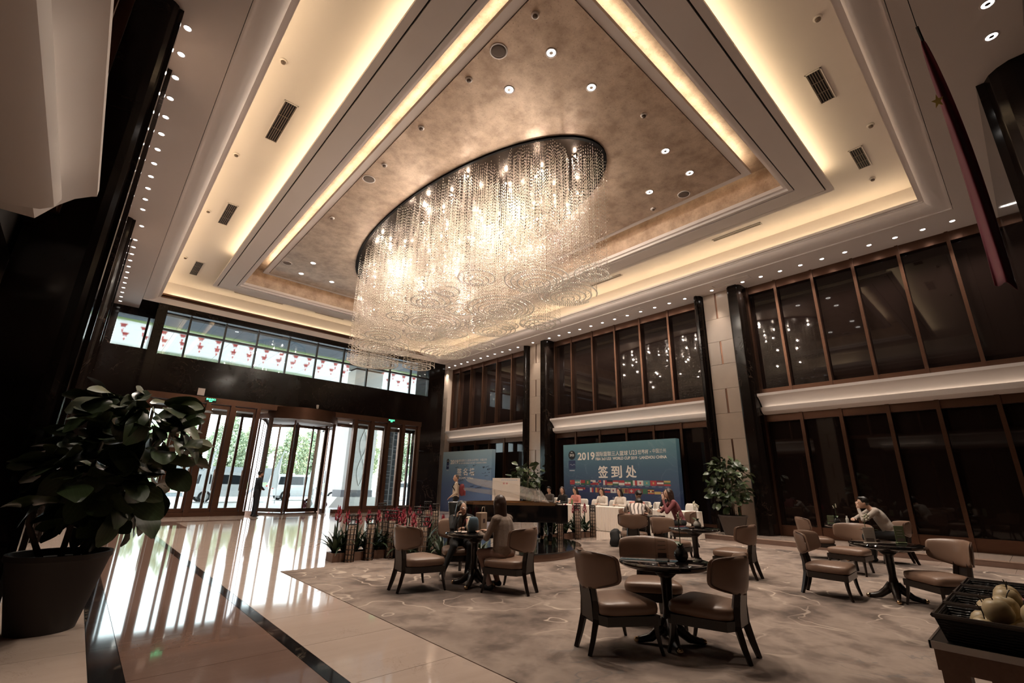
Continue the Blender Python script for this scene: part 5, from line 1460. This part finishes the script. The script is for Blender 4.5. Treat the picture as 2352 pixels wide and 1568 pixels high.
D = (0.36, 0.64, 0.25, 0.75)
row1 = [('s', 'r', (0.08, 0.28, 0.6, 0.85, 'y')), ('h', 'cwc', (0.42, 0.58, 0.4, 0.6, 'y')), ('h', 'rrg', (0, 0.12, 0, 1, 'w')), ('s', 'g', (*D, 'y'), (0.44, 0.56, 0.4, 0.6, 'b')), ('h', 'wr', (0, 0.4, 0.3, 0.7, 'b')), ('s', 'b', (0.5, 1, 0.5, 1, 'r'), (0, 0.5, 0, 0.5, 'r'), (0.42, 0.58, 0, 1, 'w'), (0, 1, 0.4, 0.6, 'w')), ('v', 'bwr'), ('h', 'kry'), ('h', 'rwg'), ('h', 'rw'), ('h', 'gwr', (0.44, 0.56, 0.4, 0.6, 'r')), ('v', 'gwr'), ('s', 'w', (0.38, 0.62, 0.3, 0.7, 'r')), ('s', 'c', (0.4, 0.6, 0.35, 0.65, 'y')), ('s', 'r', (0.38, 0.62, 0.3, 0.7, 'y')), ('h', 'mwm'), ('h', 'ygr')]
row2 = [('v', 'ocr'), ('h', 'rwb'), ('s', 'b', (0, 0.45, 0.55, 1, 'r'), (0.18, 0.27, 0.55, 1, 'w')), ('v', 'bwr'), ('v', 'byr'), ('h', 'wbr'), ('h', 'wbr', (0.2, 0.4, 0.45, 0.8, 'b')), ('s', 'w', (0.38, 0.62, 0.3, 0.5, 'b'), (0.38, 0.62, 0.5, 0.7, 'r')), ('h', 'rbw', (0.2, 0.45, 0.35, 0.8, 'y')), ('s', 'y', (0.06, 0.2, 0.1, 0.9, 'g'), (0.2, 0.34, 0.1, 0.9, 'o'), (0.4, 0.94, 0.1, 0.9, 'm')), ('s', 'r', (0.42, 0.58, 0.2, 0.8, 'w'), (0.25, 0.75, 0.4, 0.6, 'w')), ('s', 'r', (0.25, 0.5, 0.25, 0.75, 'w'), (0.36, 0.5, 0.33, 0.67, 'r')), ('s', 'g', (0.1, 0.25, 0, 1, 'm')), ('h', 'kyrkyr', (0.4, 0.6, 0.35, 0.65, 'w')), ('h', 'by'), ('h', 'rwrwrw', (0, 0.45, 0.45, 1, 'b'))]
for i, s_ in enumerate(row1): flag(b2, 12.66-i*0.2605, 1.55, 0.245, 0.17, s_)
for i, s_ in enumerate(row2): flag(b2, 12.52-i*0.2605, 1.275, 0.245, 0.17, s_)
for i in range(17): B('caption_print', M_prg, b2, FX-0.001, FX+0.002, 12.66-i*0.2605-0.07, 12.66-i*0.2605+0.07, 1.425, 1.435)
b1 = backdrop(17.76, 21.95, 3.05, M_b1, 'light blue printed signature wall beside the entrance')
letter(b1, '2019', 21.22, 20.52, 2.50, 0.22, bold=0.025)
letter(b1, '国际篮联三人篮球U23世界杯 · 中国兰州', 20.48, 18.14, 2.56, 0.12, bold=0.01)
letter(b1, 'FIBA 3x3 U23 WORLD CUP 2019 · LANZHOU CHINA', 20.48, 18.14, 2.42, 0.075, bold=0.02)
for c_, a_, b_ in (('签', 20.58, 20.16), ('名', 20.05, 19.65), ('墙', 19.50, 19.08)): letter(b1, c_, a_, b_, 1.99, 0.37, bold=0.02)
letter(b1, 'INSCAPE WALL', 20.6, 19.13, 1.69, 0.10, bold=0.02)
emblem(b1, 21.46, 2.56, 0.12, 2.30)
rgs = random.Random(12)
for k in range(26):
    y = rgs.uniform(17.95, 20.9); z = rgs.uniform(1.1, 2.3); pts = [(FX-0.001, y-0.03*q, z+0.03*math.sin(q*rgs.uniform(1.5, 3))+0.004*q) for q in range(rgs.randint(6, 13))]
    MB().tube(pts, 0.006 if k > 1 else 0.013, 4).build('signature', M_logo, b1)
# small printed stand-up board behind the piano
eb = thing('notice_board', 'white printed notice board on an easel behind the piano', 'board', (13.0, 14.72, 0.0), 0)
B('panel', M_cloth_w, eb, 0, 0.03, -0.83, 0.83, 0.75, 1.66)
for k in range(2): B('red_mark', FC['r'], eb, -0.003, 0.001, -0.08+0.18*k-0.05, -0.08+0.18*k+0.06, 1.42, 1.48)
for k in range(9): B('print_line', M_prg, eb, -0.003, 0.001, -0.7+0.11*k, -0.62+0.11*k, 1.57, 1.60)
for s in (-0.6, 0.6): MB().tube([(0.04, s, 1.2), (0.35, s, 0.0)], 0.015, 6).build('easel_leg', M_dwood, eb); MB().tube([(0.04, s, 0.9), (-0.05, s, 0.0)], 0.015, 6).build('easel_leg', M_dwood, eb)

# ================================================================== REGISTRATION TABLE
rt = thing('registration_table', 'long registration table with white pleated skirt before the flag backdrop', 'table', (0, 0, 0))
B('table_top', M_wood, rt, 13.32, 13.93, 7.0, 12.72, 0.70, 0.74)
M_skirt = mat('white_table_skirt', (0.84, 0.76, 0.68), 0.85)
MB().bbox((13.625, 9.86, 0.748), (0.66, 5.78, 0.02), 0.006).build('top_cloth', M_skirt, rt)
def skirt(u, v):
    per = [(13.93, 12.75), (13.29, 12.75), (13.29, 6.97), (13.93, 6.97)]
    L = [0.64, 5.78, 0.64]; s = u*sum(L); k = 0
    while k < 2 and s > L[k]: s -= L[k]; k += 1
    a, b = Vector(per[k]), Vector(per[k+1]); p = a+(b-a)*(s/L[k]); nrm = Vector(((b-a).y, -(b-a).x)).normalized()
    w = (0.006+0.026*(1-v))*math.sin(u*7.06/0.11*2*math.pi)
    if k == 1: nrm = Vector((-1, 0))
    return (p.x-abs(nrm.x)*(w+0.03*(1-v)), p.y+(nrm.y*w if k != 1 else 0), 0.01+v*0.74)
MB().grid(skirt, 520, 3).build('skirt', M_skirt, rt, True)
for y in (7.3, 9.8, 12.4):
    for x in (13.38, 13.88): B('leg', M_chrome, rt, x-0.015, x+0.015, y-0.015, y+0.015, 0.0, 0.70)
def covered_chair(y, lab, x=14.32):
    t = thing('covered_chair', lab, 'chair', (x, y, 0), 0, 'white covered banquet chairs')
    pad(lambda s, q, n: (q*0.22-0.02, s*0.22*(1+0.05*(1-n)), 0.235+n*0.235), 20, 8, 0.2, 0.25).build('seat_cover', M_skirt, t, True)
    pad(lambda s, q, n: (0.21+q*0.04+0.05*n, s*0.215*(1-0.10*max(0, n)**2), 0.68+n*0.27), 20, 10, 0.3, 0.4).build('back_cover', M_skirt, t, True)
for i, y in enumerate((13.35, 12.62, 11.95, 11.35, 10.55, 9.85, 9.25, 8.75, 7.6)):
    covered_chair(y, 'white fabric covered chair behind the registration table')
t = thing('laptop', 'open silver laptop on the skirted table', 'laptop', (13.62, 8.62, 0.759))
MB().bbox((0, 0, 0.008), (0.24, 0.34, 0.016), 0.004).build('keyboard_base', mat('silver_plastic', (0.45, 0.42, 0.40), 0.4), t)
MB().bbox((-0.135, 0, 0.11), (0.012, 0.34, 0.22), 0.004, Matrix.Rotation(R(-15), 3, 'Y')).build('screen_lid', MATS['silver_plastic'], t)
for k, (y, lab) in enumerate(((12.45, 'water bottle on the skirted table by the person in grey'), (11.62, 'green labelled bottle by the woman in coral'), (8.25, 'tall clear bottle beside the laptop'))):
    bottle(lab, (13.5, y, 0.759), M_acryl if k != 1 else mat('green_bottle', (0.12, 0.2, 0.08), 0.3), M_capw, 0.22)
t = thing('flower_posy', 'small white flower posy beside the laptop', 'flowers', (13.42, 8.36, 0.759))
MB().lathe([(0.04, 0), (0.05, 0.06)], 12).build('pot', M_ceram, t)
for k in range(7): MB().ell((0.04*math.cos(k), 0.04*math.sin(k), 0.09+0.01*(k % 3)), (0.022, 0.022, 0.018), None, 8, 5).build('flower', M_petal, t, True)

# ================================================================== HANGING FLAG
hf = thing('hanging_flag', 'limp red flag with yellow star hanging from a cord near the ceiling', 'flag', (5.5, -0.10, 0))
M_flagr = mat('flag_red_cloth', (0.17, 0.012, 0.035), 0.75, sheen=0.2)
def cloth(u, v):
    z = 3.15+v*2.75
    w = 0.062*(1-v)**0.5*(0.55+0.75*v)+0.02*(1-v)+0.006
    fold = 0.05*math.sin(u*9+v*3)*(1-v*0.8)
    return (0.09*math.cos(u*5+v*2)*(1-v)+fold*0.5, (0.5-u)*2*w - 0.035*(1-v)-0.03*math.sin(v*3), z-0.10*u*(1-v)**3)
o = MB().grid(cloth, 14, 30).build('cloth', M_flagr, hf, True)
md = o.modifiers.new('thickness', 'SOLIDIFY'); md.thickness = 0.004
sv = []
for k in range(10):
    a = math.pi/2+k*math.pi/5; r = 0.085 if k % 2 == 0 else 0.034; sv.append((-0.115, 0.02+r*0.55*math.cos(a), 5.02+r*math.sin(a)))
sv.append((-0.115, 0.02, 5.02))
MB().add(sv, [(10, k, (k+1) % 10) for k in range(10)]).build('star', mat('flag_yellow', (0.55, 0.42, 0.10), 0.7), hf)
MB().tube([(0, -0.01, 5.85), (0, 0.0, 6.05)], 0.014, 6).build('toggle', M_black, hf)
MB().tube([(0, 0, 6.0), (0.0, 0.02, 8.0)], 0.004, 5).build('cord', M_black, hf)

# ================================================================== PEOPLE
def remesh(mb, vox, name):
    me = mb.mesh('tmp', M_skin)
    o = bpy.data.objects.new('tmp', me); COL.objects.link(o)
    r = o.modifiers.new('r', 'REMESH'); r.mode = 'VOXEL'; r.voxel_size = vox
    s = o.modifiers.new('s', 'SMOOTH'); s.factor = 0.5; s.iterations = 3
    bpy.context.view_layer.update()
    out_ = bpy.data.meshes.new_from_object(o.evaluated_get(bpy.context.evaluated_depsgraph_get()))
    bpy.data.objects.remove(o); bpy.data.meshes.remove(me)
    out_.name = name
    out_.polygons.foreach_set('use_smooth', [True]*len(out_.polygons))
    return out_
V_ = Vector
def hand(mb, wrist, d, nrm, curl=0.5, side=1, mi=0, k=1.0):
    """palm and five fingers; d = direction of the hand, nrm = palm normal"""
    d = V_(d).normalized(); nrm = V_(nrm); nrm = (nrm - d*nrm.dot(d)).normalized(); x = d.cross(nrm)*side
    w = V_(wrist)
    Mh = Matrix((x, d, nrm)).transposed()
    mb.ell(w+d*0.045*k, (0.038*k, 0.052*k, 0.017*k), Mh, 10, 7, mi)
    for i, (ox, L) in enumerate(((-0.026, 0.062), (-0.009, 0.075), (0.009, 0.080), (0.026, 0.070))):
        p = w + d*0.085*k + x*ox*k; r = 0.0085*k
        dd = d; pts = [p - d*0.02*k]
        for s in range(3):
            pts.append(p); dd = (dd*math.cos(curl*0.55) + nrm*math.sin(curl*0.55)).normalized() if s else (dd*math.cos(curl*0.4) + nrm*math.sin(curl*0.4)).normalized()
            nrm2 = nrm; p = p + dd*L*k*0.36
        pts.append(p)
        mb.tube(pts, [r, r, r*0.95, r*0.9, r*0.6], 6, mi)
    p = w + d*0.03*k + x*0.034*k
    mb.tube([p - x*0.012*k, p+(x*0.6+d*0.6)*0.03*k, p+(x*0.45+d*0.9+nrm*0.3)*0.058*k], [0.011*k, 0.010*k, 0.007*k], 6, mi)
def person(label, loc, rz, J, mats, hair, vox=0.014, head=(0, 0), extra=None, glasses=False, sc=1.0, curl=0.5, shoe=None, skirt=None):
    """J: joint dict in local space (x right, y forward). mats: top, legs, shoe, forearm"""
    t = thing('person', label, 'person', loc, rz)
    t.scale = (sc, sc, sc)
    mats = dict(mats); mats.setdefault('shoe', M_black); mats.setdefault('fore', mats['top'])
    idx = [M_skin]
    def mi(m):
        if m not in idx: idx.append(m)
        return idx.index(m)
    prim = []; mb = MB()
    def cap(a, b, r0, r1, m): mb.caps(a, b, r0, r1); prim.append((V_(a), V_(b), r0, r1, mi(m)))
    def ell(c, r, M_, m): mb.ell(c, r, M_); prim.append((V_(c), V_(c), min(r)*1.0, min(r)*1.0, mi(m)))
    P, Cc, N, H = (V_(J[k]) for k in ('pelvis', 'chest', 'neck', 'head'))
    top, leg = mats['top'], mats['legs']
    axis = (Cc-P).normalized(); xr = (V_(J['shR'])-V_(J['shL'])).normalized()
    Mt = Matrix((xr, axis.cross(xr), axis)).transposed()
    bw = J.get('w', 1.0)
    ell(P, (0.165*bw, 0.125, 0.12), None, leg)
    mid = P.lerp(Cc, 0.45)
    ell(mid, (0.145*bw, 0.11, 0.16), Mt, top); ell(Cc, (0.165*bw, 0.115, 0.19), Mt, top)
    cap(P+axis*0.06, Cc, 0.12, 0.12, top)
    for s in ('L', 'R'):
        sh, el, wr_ = V_(J['sh'+s]), V_(J['el'+s]), V_(J['wr'+s])
        hp, kn, an = V_(J['hip'+s]), V_(J['kn'+s]), V_(J['an'+s])
        cap(Cc+axis*0.10+(sh-Cc)*0.25, sh, 0.075, 0.062, top)
        cap(sh, el, 0.058, 0.046, top); cap(el, wr_, 0.043, 0.031, mats['fore'])
        cap(hp, kn, 0.088, 0.062, leg); cap(kn, an, 0.060, 0.042, leg)
        fd = V_(J.get('foot', (0, 1, 0))).normalized()
        if 'foot'+s in J: fd = V_(J['foot'+s]).normalized()
        cap(an+V_((0, 0, -0.035))-fd*0.03, an+fd*0.15+V_((0, 0, -0.045)), 0.042, 0.032, mats['shoe'])
    if skirt: cap(P-axis*0.02, P-axis*0.35, 0.17, 0.2, skirt)
    if extra: extra(cap, ell)
    cap(N-(H-N)*0.35, H-(H-N)*0.35, 0.055, 0.05, M_skin)
    Mh = Matrix.Rotation(head[0], 3, 'Z') @ Matrix.Rotation(head[1], 3, 'X')
    ell(H, (0.074, 0.093, 0.112), Mh, M_skin)
    ell(H+Mh @ V_((0, 0.028, -0.055)), (0.055, 0.062, 0.062), Mh, M_skin)
    cap(H+Mh @ V_((0, 0.088, -0.005)), H+Mh @ V_((0, 0.104, -0.028)), 0.010, 0.014, M_skin)
    for s in (-1, 1): ell(H+Mh @ V_((s*0.075, -0.005, -0.012)), (0.012, 0.022, 0.03), Mh, M_skin)
    me = remesh(mb, vox, 'body')
    co = np.array([p.center for p in me.polygons])
    best = np.full(len(co), 1e9); bi = np.zeros(len(co), int)
    for a, b, r0, r1, m in prim:
        a_, b_ = np.array(a), np.array(b); ab = b_-a_; L2 = ab @ ab
        tt = np.clip(((co-a_) @ ab)/L2, 0, 1) if L2 > 1e-9 else np.zeros(len(co))
        dd = np.linalg.norm(co-(a_+tt[:, None]*ab), axis=1)-(r0+(r1-r0)*tt)
        k = dd < best; best[k] = dd[k]; bi[k] = m
    zc = np.array(H)
    Mi = np.array(Mh)
    loc_ = (co-zc) @ Mi
    hm = (np.abs(loc_[:, 0]) < 0.1) & (np.abs(loc_[:, 1]) < 0.125) & (loc_[:, 2] > -0.12) & (loc_[:, 2] < 0.13)
    bi[hm] = 0
    # hands joined on
    hb = MB()
    for s in ('L', 'R'):
        el, wr_ = V_(J['el'+s]), V_(J['wr'+s])
        d = V_(J['hd'+s]) if 'hd'+s in J else (wr_-el)
        nr = V_(J['hn'+s]) if 'hn'+s in J else V_((0, 0, -1))
        if abs(d.normalized().dot(nr.normalized())) > 0.9: nr = V_((1 if s == 'L' else -1, 0, 0))
        hand(hb, wr_, d, nr, curl, 1 if s == 'R' else -1)
    me.materials.clear()
    for m in idx: me.materials.append(m)
    me.polygons.foreach_set('material_index', bi.tolist())
    hm_ = hb.mesh('h', M_skin, True)
    bm = bmesh.new(); bm.from_mesh(me); bm.from_mesh(hm_); bm.to_mesh(me); bm.free(); bpy.data.meshes.remove(hm_)
    body = link('body', me, t)
    # face
    for s in (-1, 1): MB().ell(H+Mh @ V_((s*0.030, 0.083, 0.004)), (0.012, 0.008, 0.006), Mh, 8, 5).build('eye', M_hair, t, True)
    MB().ell(H+Mh @ V_((0, 0.088, -0.062)), (0.020, 0.008, 0.006), Mh, 8, 5).build('lips', mat('lips', (0.35, 0.10, 0.09), 0.4), t, True)
    if glasses:
        g = MB()
        for s in (-1, 1): g.tube([H+Mh @ V_((s*0.031+0.019*math.cos(q*0.7), 0.098, 0.002+0.014*math.sin(q*0.7))) for q in range(10)], 0.0016, 4)
        g.tube([H+Mh @ V_((-0.008, 0.1, 0.004)), H+Mh @ V_((0.008, 0.1, 0.004))], 0.002, 4)
        for s in (-1, 1): g.tube([H+Mh @ V_((s*0.055, 0.097, 0.005)), H+Mh @ V_((s*0.078, 0.0, 0.005))], 0.002, 4)
        g.build('glasses', M_chrome, t)
    # hair
    hbm = MB(); hm2 = hair['mat']
    hbm.ell(H+Mh @ V_((0, -0.022, 0.024)), (0.088, 0.098, 0.106), Mh, 16, 10)
    if hair['style'] == 'short':
        hbm.ell(H+Mh @ V_((0, 0.035, 0.085)), (0.066, 0.055, 0.035), Mh)
    elif hair['style'] == 'crop':
        hbm = MB().ell(H+Mh @ V_((0, -0.018, 0.018)), (0.078, 0.086, 0.102), Mh, 16, 10)
    else:
        Lh = hair.get('len', 0.3)
        for s in (-1, 1):
            hbm.caps(H+Mh @ V_((s*0.06, -0.005, 0.02)), H+Mh @ V_((s*0.075, -0.02, -Lh*0.62)), 0.045, 0.035)
        hbm.caps(H+Mh @ V_((0, -0.05, 0)), H+Mh @ V_((0, -0.095, -Lh)), 0.085, 0.06)
        hbm.caps(H+Mh @ V_((-0.05, -0.045, -0.05)), H+Mh @ V_((-0.05, -0.085, -Lh*0.95)), 0.055, 0.045)
        hbm.caps(H+Mh @ V_((0.05, -0.045, -0.05)), H+Mh @ V_((0.05, -0.085, -Lh*0.95)), 0.055, 0.045)
        rl = random.Random(int(Lh*1000))
        for q in range(9):
            a_ = -1.2+2.4*q/8; e_ = rl.uniform(-0.05, 0.05)
            hbm.caps(H+Mh @ V_((0.085*math.sin(a_), -0.06*math.cos(a_)-0.02, -Lh*0.5)), H+Mh @ V_((0.105*math.sin(a_)+rl.uniform(-.02, .02), -0.10*math.cos(a_)-0.03, -Lh-0.03+e_)), 0.034, 0.016)
        if hair['style'] == 'tail': hbm.caps(H+Mh @ V_((0, -0.1, 0.04)), H+Mh @ V_((0, -0.14, -0.2)), 0.045, 0.025)
    hm3 = remesh(hbm, 0.013, 'hair'); hm3.materials.clear(); hm3.materials.append(hm2)
    link('hair', hm3, t)
    return t
def seated(lean=0.05, seat=0.44, knee=0.42, hz=0.0):
    """upright seated skeleton, hips over the origin"""
    z = seat+0.10
    return dict(pelvis=(0, 0, z), chest=(0, lean, z+0.33), neck=(0, lean*1.5, z+0.52), head=(0, lean*1.8+0.02, z+0.68),
                shL=(-0.17, lean*1.35, z+0.45), shR=(0.17, lean*1.35, z+0.45),
                elL=(-0.23, lean+0.08, z+0.19), elR=(0.23, lean+0.08, z+0.19), wrL=(-0.16, lean+0.30, z+0.22), wrR=(0.16, lean+0.30, z+0.22),
                hipL=(-0.09, 0.02, z-0.02), hipR=(0.09, 0.02, z-0.02), knL=(-0.11, knee, seat+0.06), knR=(0.11, knee, seat+0.06),
                anL=(-0.11, knee+0.02, 0.09), anR=(0.11, knee+0.02, 0.09))
def standing(h=1.72):
    k = h/1.72
    J = dict(pelvis=(0, 0, 0.95), chest=(0, 0.0, 1.27), neck=(0, 0.0, 1.46), head=(0, 0.025, 1.61), shL=(-0.18, 0, 1.40), shR=(0.18, 0, 1.40), elL=(-0.23, -0.02, 1.12), elR=(0.23, -0.02, 1.12),
             wrL=(-0.21, 0.10, 0.90), wrR=(0.21, 0.10, 0.90), hipL=(-0.09, 0, 0.92), hipR=(0.09, 0, 0.92), knL=(-0.10, 0.02, 0.50), knR=(0.10, 0.02, 0.50), anL=(-0.10, 0.0, 0.09), anR=(0.10, 0.0, 0.09))
    return {a: tuple(c*k for c in b) for a, b in J.items()}
_kn = mat('brown_knit', (0.20, 0.145, 0.11), 0.95)
_nv = coords(_kn); bump(_kn, noise(_kn, _nv, 90, 3), 0.6, 0.006)
ln(_kn, mixc(_kn, noise(_kn, _nv, 35, 4), (0.15, 0.105, 0.078), (0.25, 0.185, 0.145)), base(_kn).inputs['Base Color'])
M_sweater = _kn
M_palesw = mat('pale_grey_sweater', (0.36, 0.30, 0.255), 0.9)
M_beigep = mat('pinkish_trousers', (0.32, 0.20, 0.16), 0.85)
M_shoew = mat('white_trainer', (0.50, 0.42, 0.36), 0.6)
M_stripe = mat('striped_white_knit', (0.6, 0.5, 0.44), 0.9)
_w = nd(M_stripe, 'ShaderNodeTexWave'); _w.inputs['Scale'].default_value = 4.0; _w.inputs['Distortion'].default_value = 4; _w.inputs['Detail'].default_value = 1; ln(M_stripe, coords(M_stripe), _w.inputs['Vector'])
ln(M_stripe, mixc(M_stripe, ramp(M_stripe, _w.outputs['Fac'], [(0.70, (0, 0, 0)), (0.8, (1, 1, 1))]), (0.66, 0.56, 0.5), (0.12, 0.09, 0.08)), base(M_stripe).inputs['Base Color'])
HB = dict(mat=M_hair, style='long', len=0.30)

# woman in black, head on hand, facing the camera
J = seated(0.06, 0.43)
J.update(head=(0.03, 0.25, 1.08), neck=(0.0, 0.18, 0.96), chest=(0, 0.09, 0.81), shL=(-0.17, 0.13, 0.91), shR=(0.17, 0.13, 0.91), elR=(0.20, 0.37, 0.765), wrR=(0.125, 0.32, 0.93), hdR=(-0.25, -0.1, 1), hnR=(-1, 0.1, 0), elL=(-0.22, 0.25, 0.76), wrL=(-0.02, 0.34, 0.77), hdL=(1, 0.2, 0), hnL=(0, 0, -1), knL=(-0.12, 0.40, 0.50), knR=(0.16, 0.38, 0.50), anL=(-0.08, 0.36, 0.09), anR=(0.34, 0.40, 0.09))
person('woman in black with glasses resting her cheek on her hand', (4.86, 6.62, 0.006), rot_to(-0.42, -0.91), J, dict(top=M_black, legs=M_black, shoe=M_shoew), dict(mat=M_hair, style='long', len=0.42), 0.011, (0.35, 0.05), glasses=True, sc=0.94, curl=1.5)
t = thing('lanyard', 'dark red lanyard hanging on the woman in black', 'lanyard', (4.86, 6.62, 0.006), rot_to(-0.42, -0.91))
MB().tube([(-0.06, 0.20, 0.93), (-0.03, 0.24, 0.85), (0.0, 0.225, 0.74), (0.03, 0.24, 0.85), (0.06, 0.20, 0.93)], 0.007, 5).build('ribbon', M_red, t, True)
MB().bbox((0.0, 0.225, 0.70), (0.06, 0.006, 0.085), 0.002).build('badge', M_cream, t)
# woman in the brown sweater, seen from behind
J = seated(0.07, 0.43, 0.40)
J.update(head=(-0.02, 0.14, 1.21), neck=(0.0, 0.09, 1.05), chest=(0, 0.06, 0.87), shL=(-0.18, 0.08, 0.98), shR=(0.18, 0.08, 0.98), elL=(-0.25, 0.18, 0.72), elR=(0.24, 0.22, 0.74), wrL=(-0.14, 0.40, 0.77), wrR=(0.12, 0.42, 0.78), anL=(-0.14, 0.18, 0.09), anR=(0.16, 0.26, 0.09), w=1.12)
def ex(cap, ell):
    cap((-0.05, 0.02, 0.60), (-0.03, 0.06, 0.90), 0.15, 0.14, M_sweater); cap((0.05, 0.02, 0.60), (0.03, 0.06, 0.90), 0.15, 0.14, M_sweater)
person('woman in a brown knitted sweater with shoulder-length dark hair, back turned', (4.68, 5.26, 0.006), rot_to(-0.22, 0.97), J, dict(top=M_sweater, legs=M_beigep, shoe=M_black), dict(mat=M_hairb, style='long', len=0.27), 0.011, (-0.1, 0.0), extra=ex, sc=0.94)
# guard at the doors
J = standing(1.74)
J.update(wrR=(0.12, 0.20, 1.02), wrL=(-0.12, 0.20, 1.02), elR=(0.25, 0.02, 1.13), elL=(-0.25, 0.02, 1.13), hdR=(-1, 0.3, 0), hdL=(1, 0.3, 0))
person('guard in a dark suit standing by the revolving door', (5.42, 21.0, 0.0), rot_to(0.85, 0.1), J, dict(top=M_navy, legs=M_navy), dict(mat=M_hair, style='short'), 0.014)
# man with a red backpack
J = standing(1.70)
J.update(knL=(-0.10, 0.10, 0.50), anL=(-0.10, -0.10, 0.12), anR=(0.10, 0.16, 0.09), wrL=(-0.19, 0.16, 0.98), wrR=(0.2, 0.02, 0.92))
person('man with cropped grey hair in a cream shirt walking past the signature wall', (9.75, 13.6, 0.0), rot_to(-0.72, 0.55), J, dict(top=M_cream, legs=M_black), dict(mat=M_hairg, style='crop'), 0.013, (0.25, -0.05))
t = thing('backpack', 'dark red backpack worn by the man in the cream shirt', 'bag', (9.75, 13.6, 0.0), rot_to(-0.72, 0.55))
pad(lambda s, q, n: (s*0.15, -0.20+q*0.085, 1.20+n*0.20), 20, 10, 0.6, 0.6).build('bag_body', mat('dull_red_canvas', (0.22, 0.035, 0.04), 0.75), t, True)
pad(lambda s, q, n: (s*0.11, -0.30+q*0.03, 1.10+n*0.09), 14, 8, 0.6, 0.6).build('pocket', MATS['dull_red_canvas'], t, True)
for s in (-1, 1): MB().tube([(s*0.10, -0.12, 1.36), (s*0.13, 0.03, 1.45), (s*0.15, 0.12, 1.30), (s*0.14, -0.05, 1.05)], 0.018, 6).build('strap', M_black, t, True)
# man in pale sweater at the far table
J = seated(0.18, 0.43, 0.40)
J.update(chest=(0, 0.16, 0.84), neck=(0, 0.30, 1.00), head=(0, 0.40, 1.11), shL=(-0.18, 0.26, 0.95), shR=(0.18, 0.26, 0.95), elL=(-0.22, 0.50, 0.78), elR=(0.22, 0.52, 0.78), wrL=(-0.04, 0.50, 0.98), hdL=(0.2, -0.05, 1), hnL=(1, 0, 0), wrR=(0.0, 0.62, 0.79), hdR=(-1, 0.3, 0))
person('man in a pale grey sweater leaning on the far table, hand at his mouth', (13.02, 2.36, 0.006), rot_to(-0.45, 0.89), J, dict(top=M_palesw, legs=M_black), dict(mat=M_hair, style='short'), 0.012, (0.1, 0.05), glasses=True, sc=1.06)
# woman in red jacket
J = seated(0.12, 0.43, 0.40)
J.update(chest=(0, 0.12, 0.86), neck=(0, 0.20, 1.04), head=(0, 0.26, 1.19), shL=(-0.18, 0.18, 0.98), shR=(0.18, 0.18, 0.98), elL=(-0.22, 0.38, 0.76), elR=(0.22, 0.40, 0.76), wrL=(-0.05, 0.40, 1.02), hdL=(0.2, 0, 1), hnL=(1, 0.2, 0), wrR=(0.02, 0.52, 0.79), hdR=(-1, 0.2, 0))
person('woman in a dull red jacket with hand raised to her mouth', (11.72, 6.44, 0.006), rot_to(-0.70, 0.71), J, dict(top=M_red, legs=M_black), dict(mat=M_hairb, style='long', len=0.26), 0.013, (0.1, 0), sc=1.06)
# sleeper slumped over the table
J = seated(0.20, 0.43, 0.40)
J.update(chest=(0, 0.25, 0.80), neck=(0.0, 0.42, 0.90), head=(0.05, 0.52, 0.94), shL=(-0.18, 0.36, 0.88), shR=(0.18, 0.36, 0.88), elL=(-0.28, 0.60, 0.78), elR=(0.28, 0.60, 0.78), wrL=(-0.06, 0.66, 0.78), wrR=(0.06, 0.68, 0.78), hdL=(1, 0.1, 0), hdR=(-1, 0.1, 0))
person('person in a striped white knit slumped forward at the table', (9.86, 6.52, 0.006), rot_to(0.85, 0.53), J, dict(top=M_stripe, legs=M_black), dict(mat=M_hair, style='short'), 0.013, (0.4, -0.9), sc=1.08)
J = seated(0.22, 0.43, 0.40)
person('person with dark hair in a coral top bending at the sleeper\'s table', (11.55, 7.75, 0.0), rot_to(-0.55, -0.84), J, dict(top=M_pink, legs=M_black), dict(mat=M_hair, style='short'), 0.014, (0.2, -0.7))
dup(ch0, (11.58, 7.80, 0.006), rot_to(-0.55, -0.84), 'brown leather chair beneath the person in coral at the sleeper\'s table', G_ch)
# registration staff
staff = [(13.30, M_pot2, 'short', M_hair, 'person in dark grey at the far end of the registration table', 0.5, -0.15),
         (12.60, M_black, 'long', M_hairb, 'woman with long hair in black at the registration table', 0.5, -0.2),
         (11.95, M_pink, 'long', M_hair, 'woman in a coral shirt looking down at the registration table', 0.1, -0.35),
         (10.72, M_cloth_w, 'tail', M_hairb, 'woman in a white blouse looking down at the registration table', 0.45, -0.4),
         (9.95, M_cloth_w, 'long', M_hair, 'woman in white with long black hair before the flag backdrop', 0.0, -0.15),
         (8.16, M_black, 'tail', M_hair, 'woman in black behind the tall clear bottle at the registration table', 0.2, -0.2)]
for y, top, st_, hm_, lab, yaw, pit in staff:
    J = seated(0.08, 0.44, 0.38); J.update(wrL=(-0.10, 0.38, 0.79), wrR=(0.10, 0.38, 0.79), elL=(-0.24, 0.18, 0.76), elR=(0.24, 0.18, 0.76))
    person(lab, (14.22, y, 0.03), rot_to(-1, 0), J, dict(top=top, legs=M_black), dict(mat=hm_, style=st_, len=0.34), 0.015, (yaw, pit))
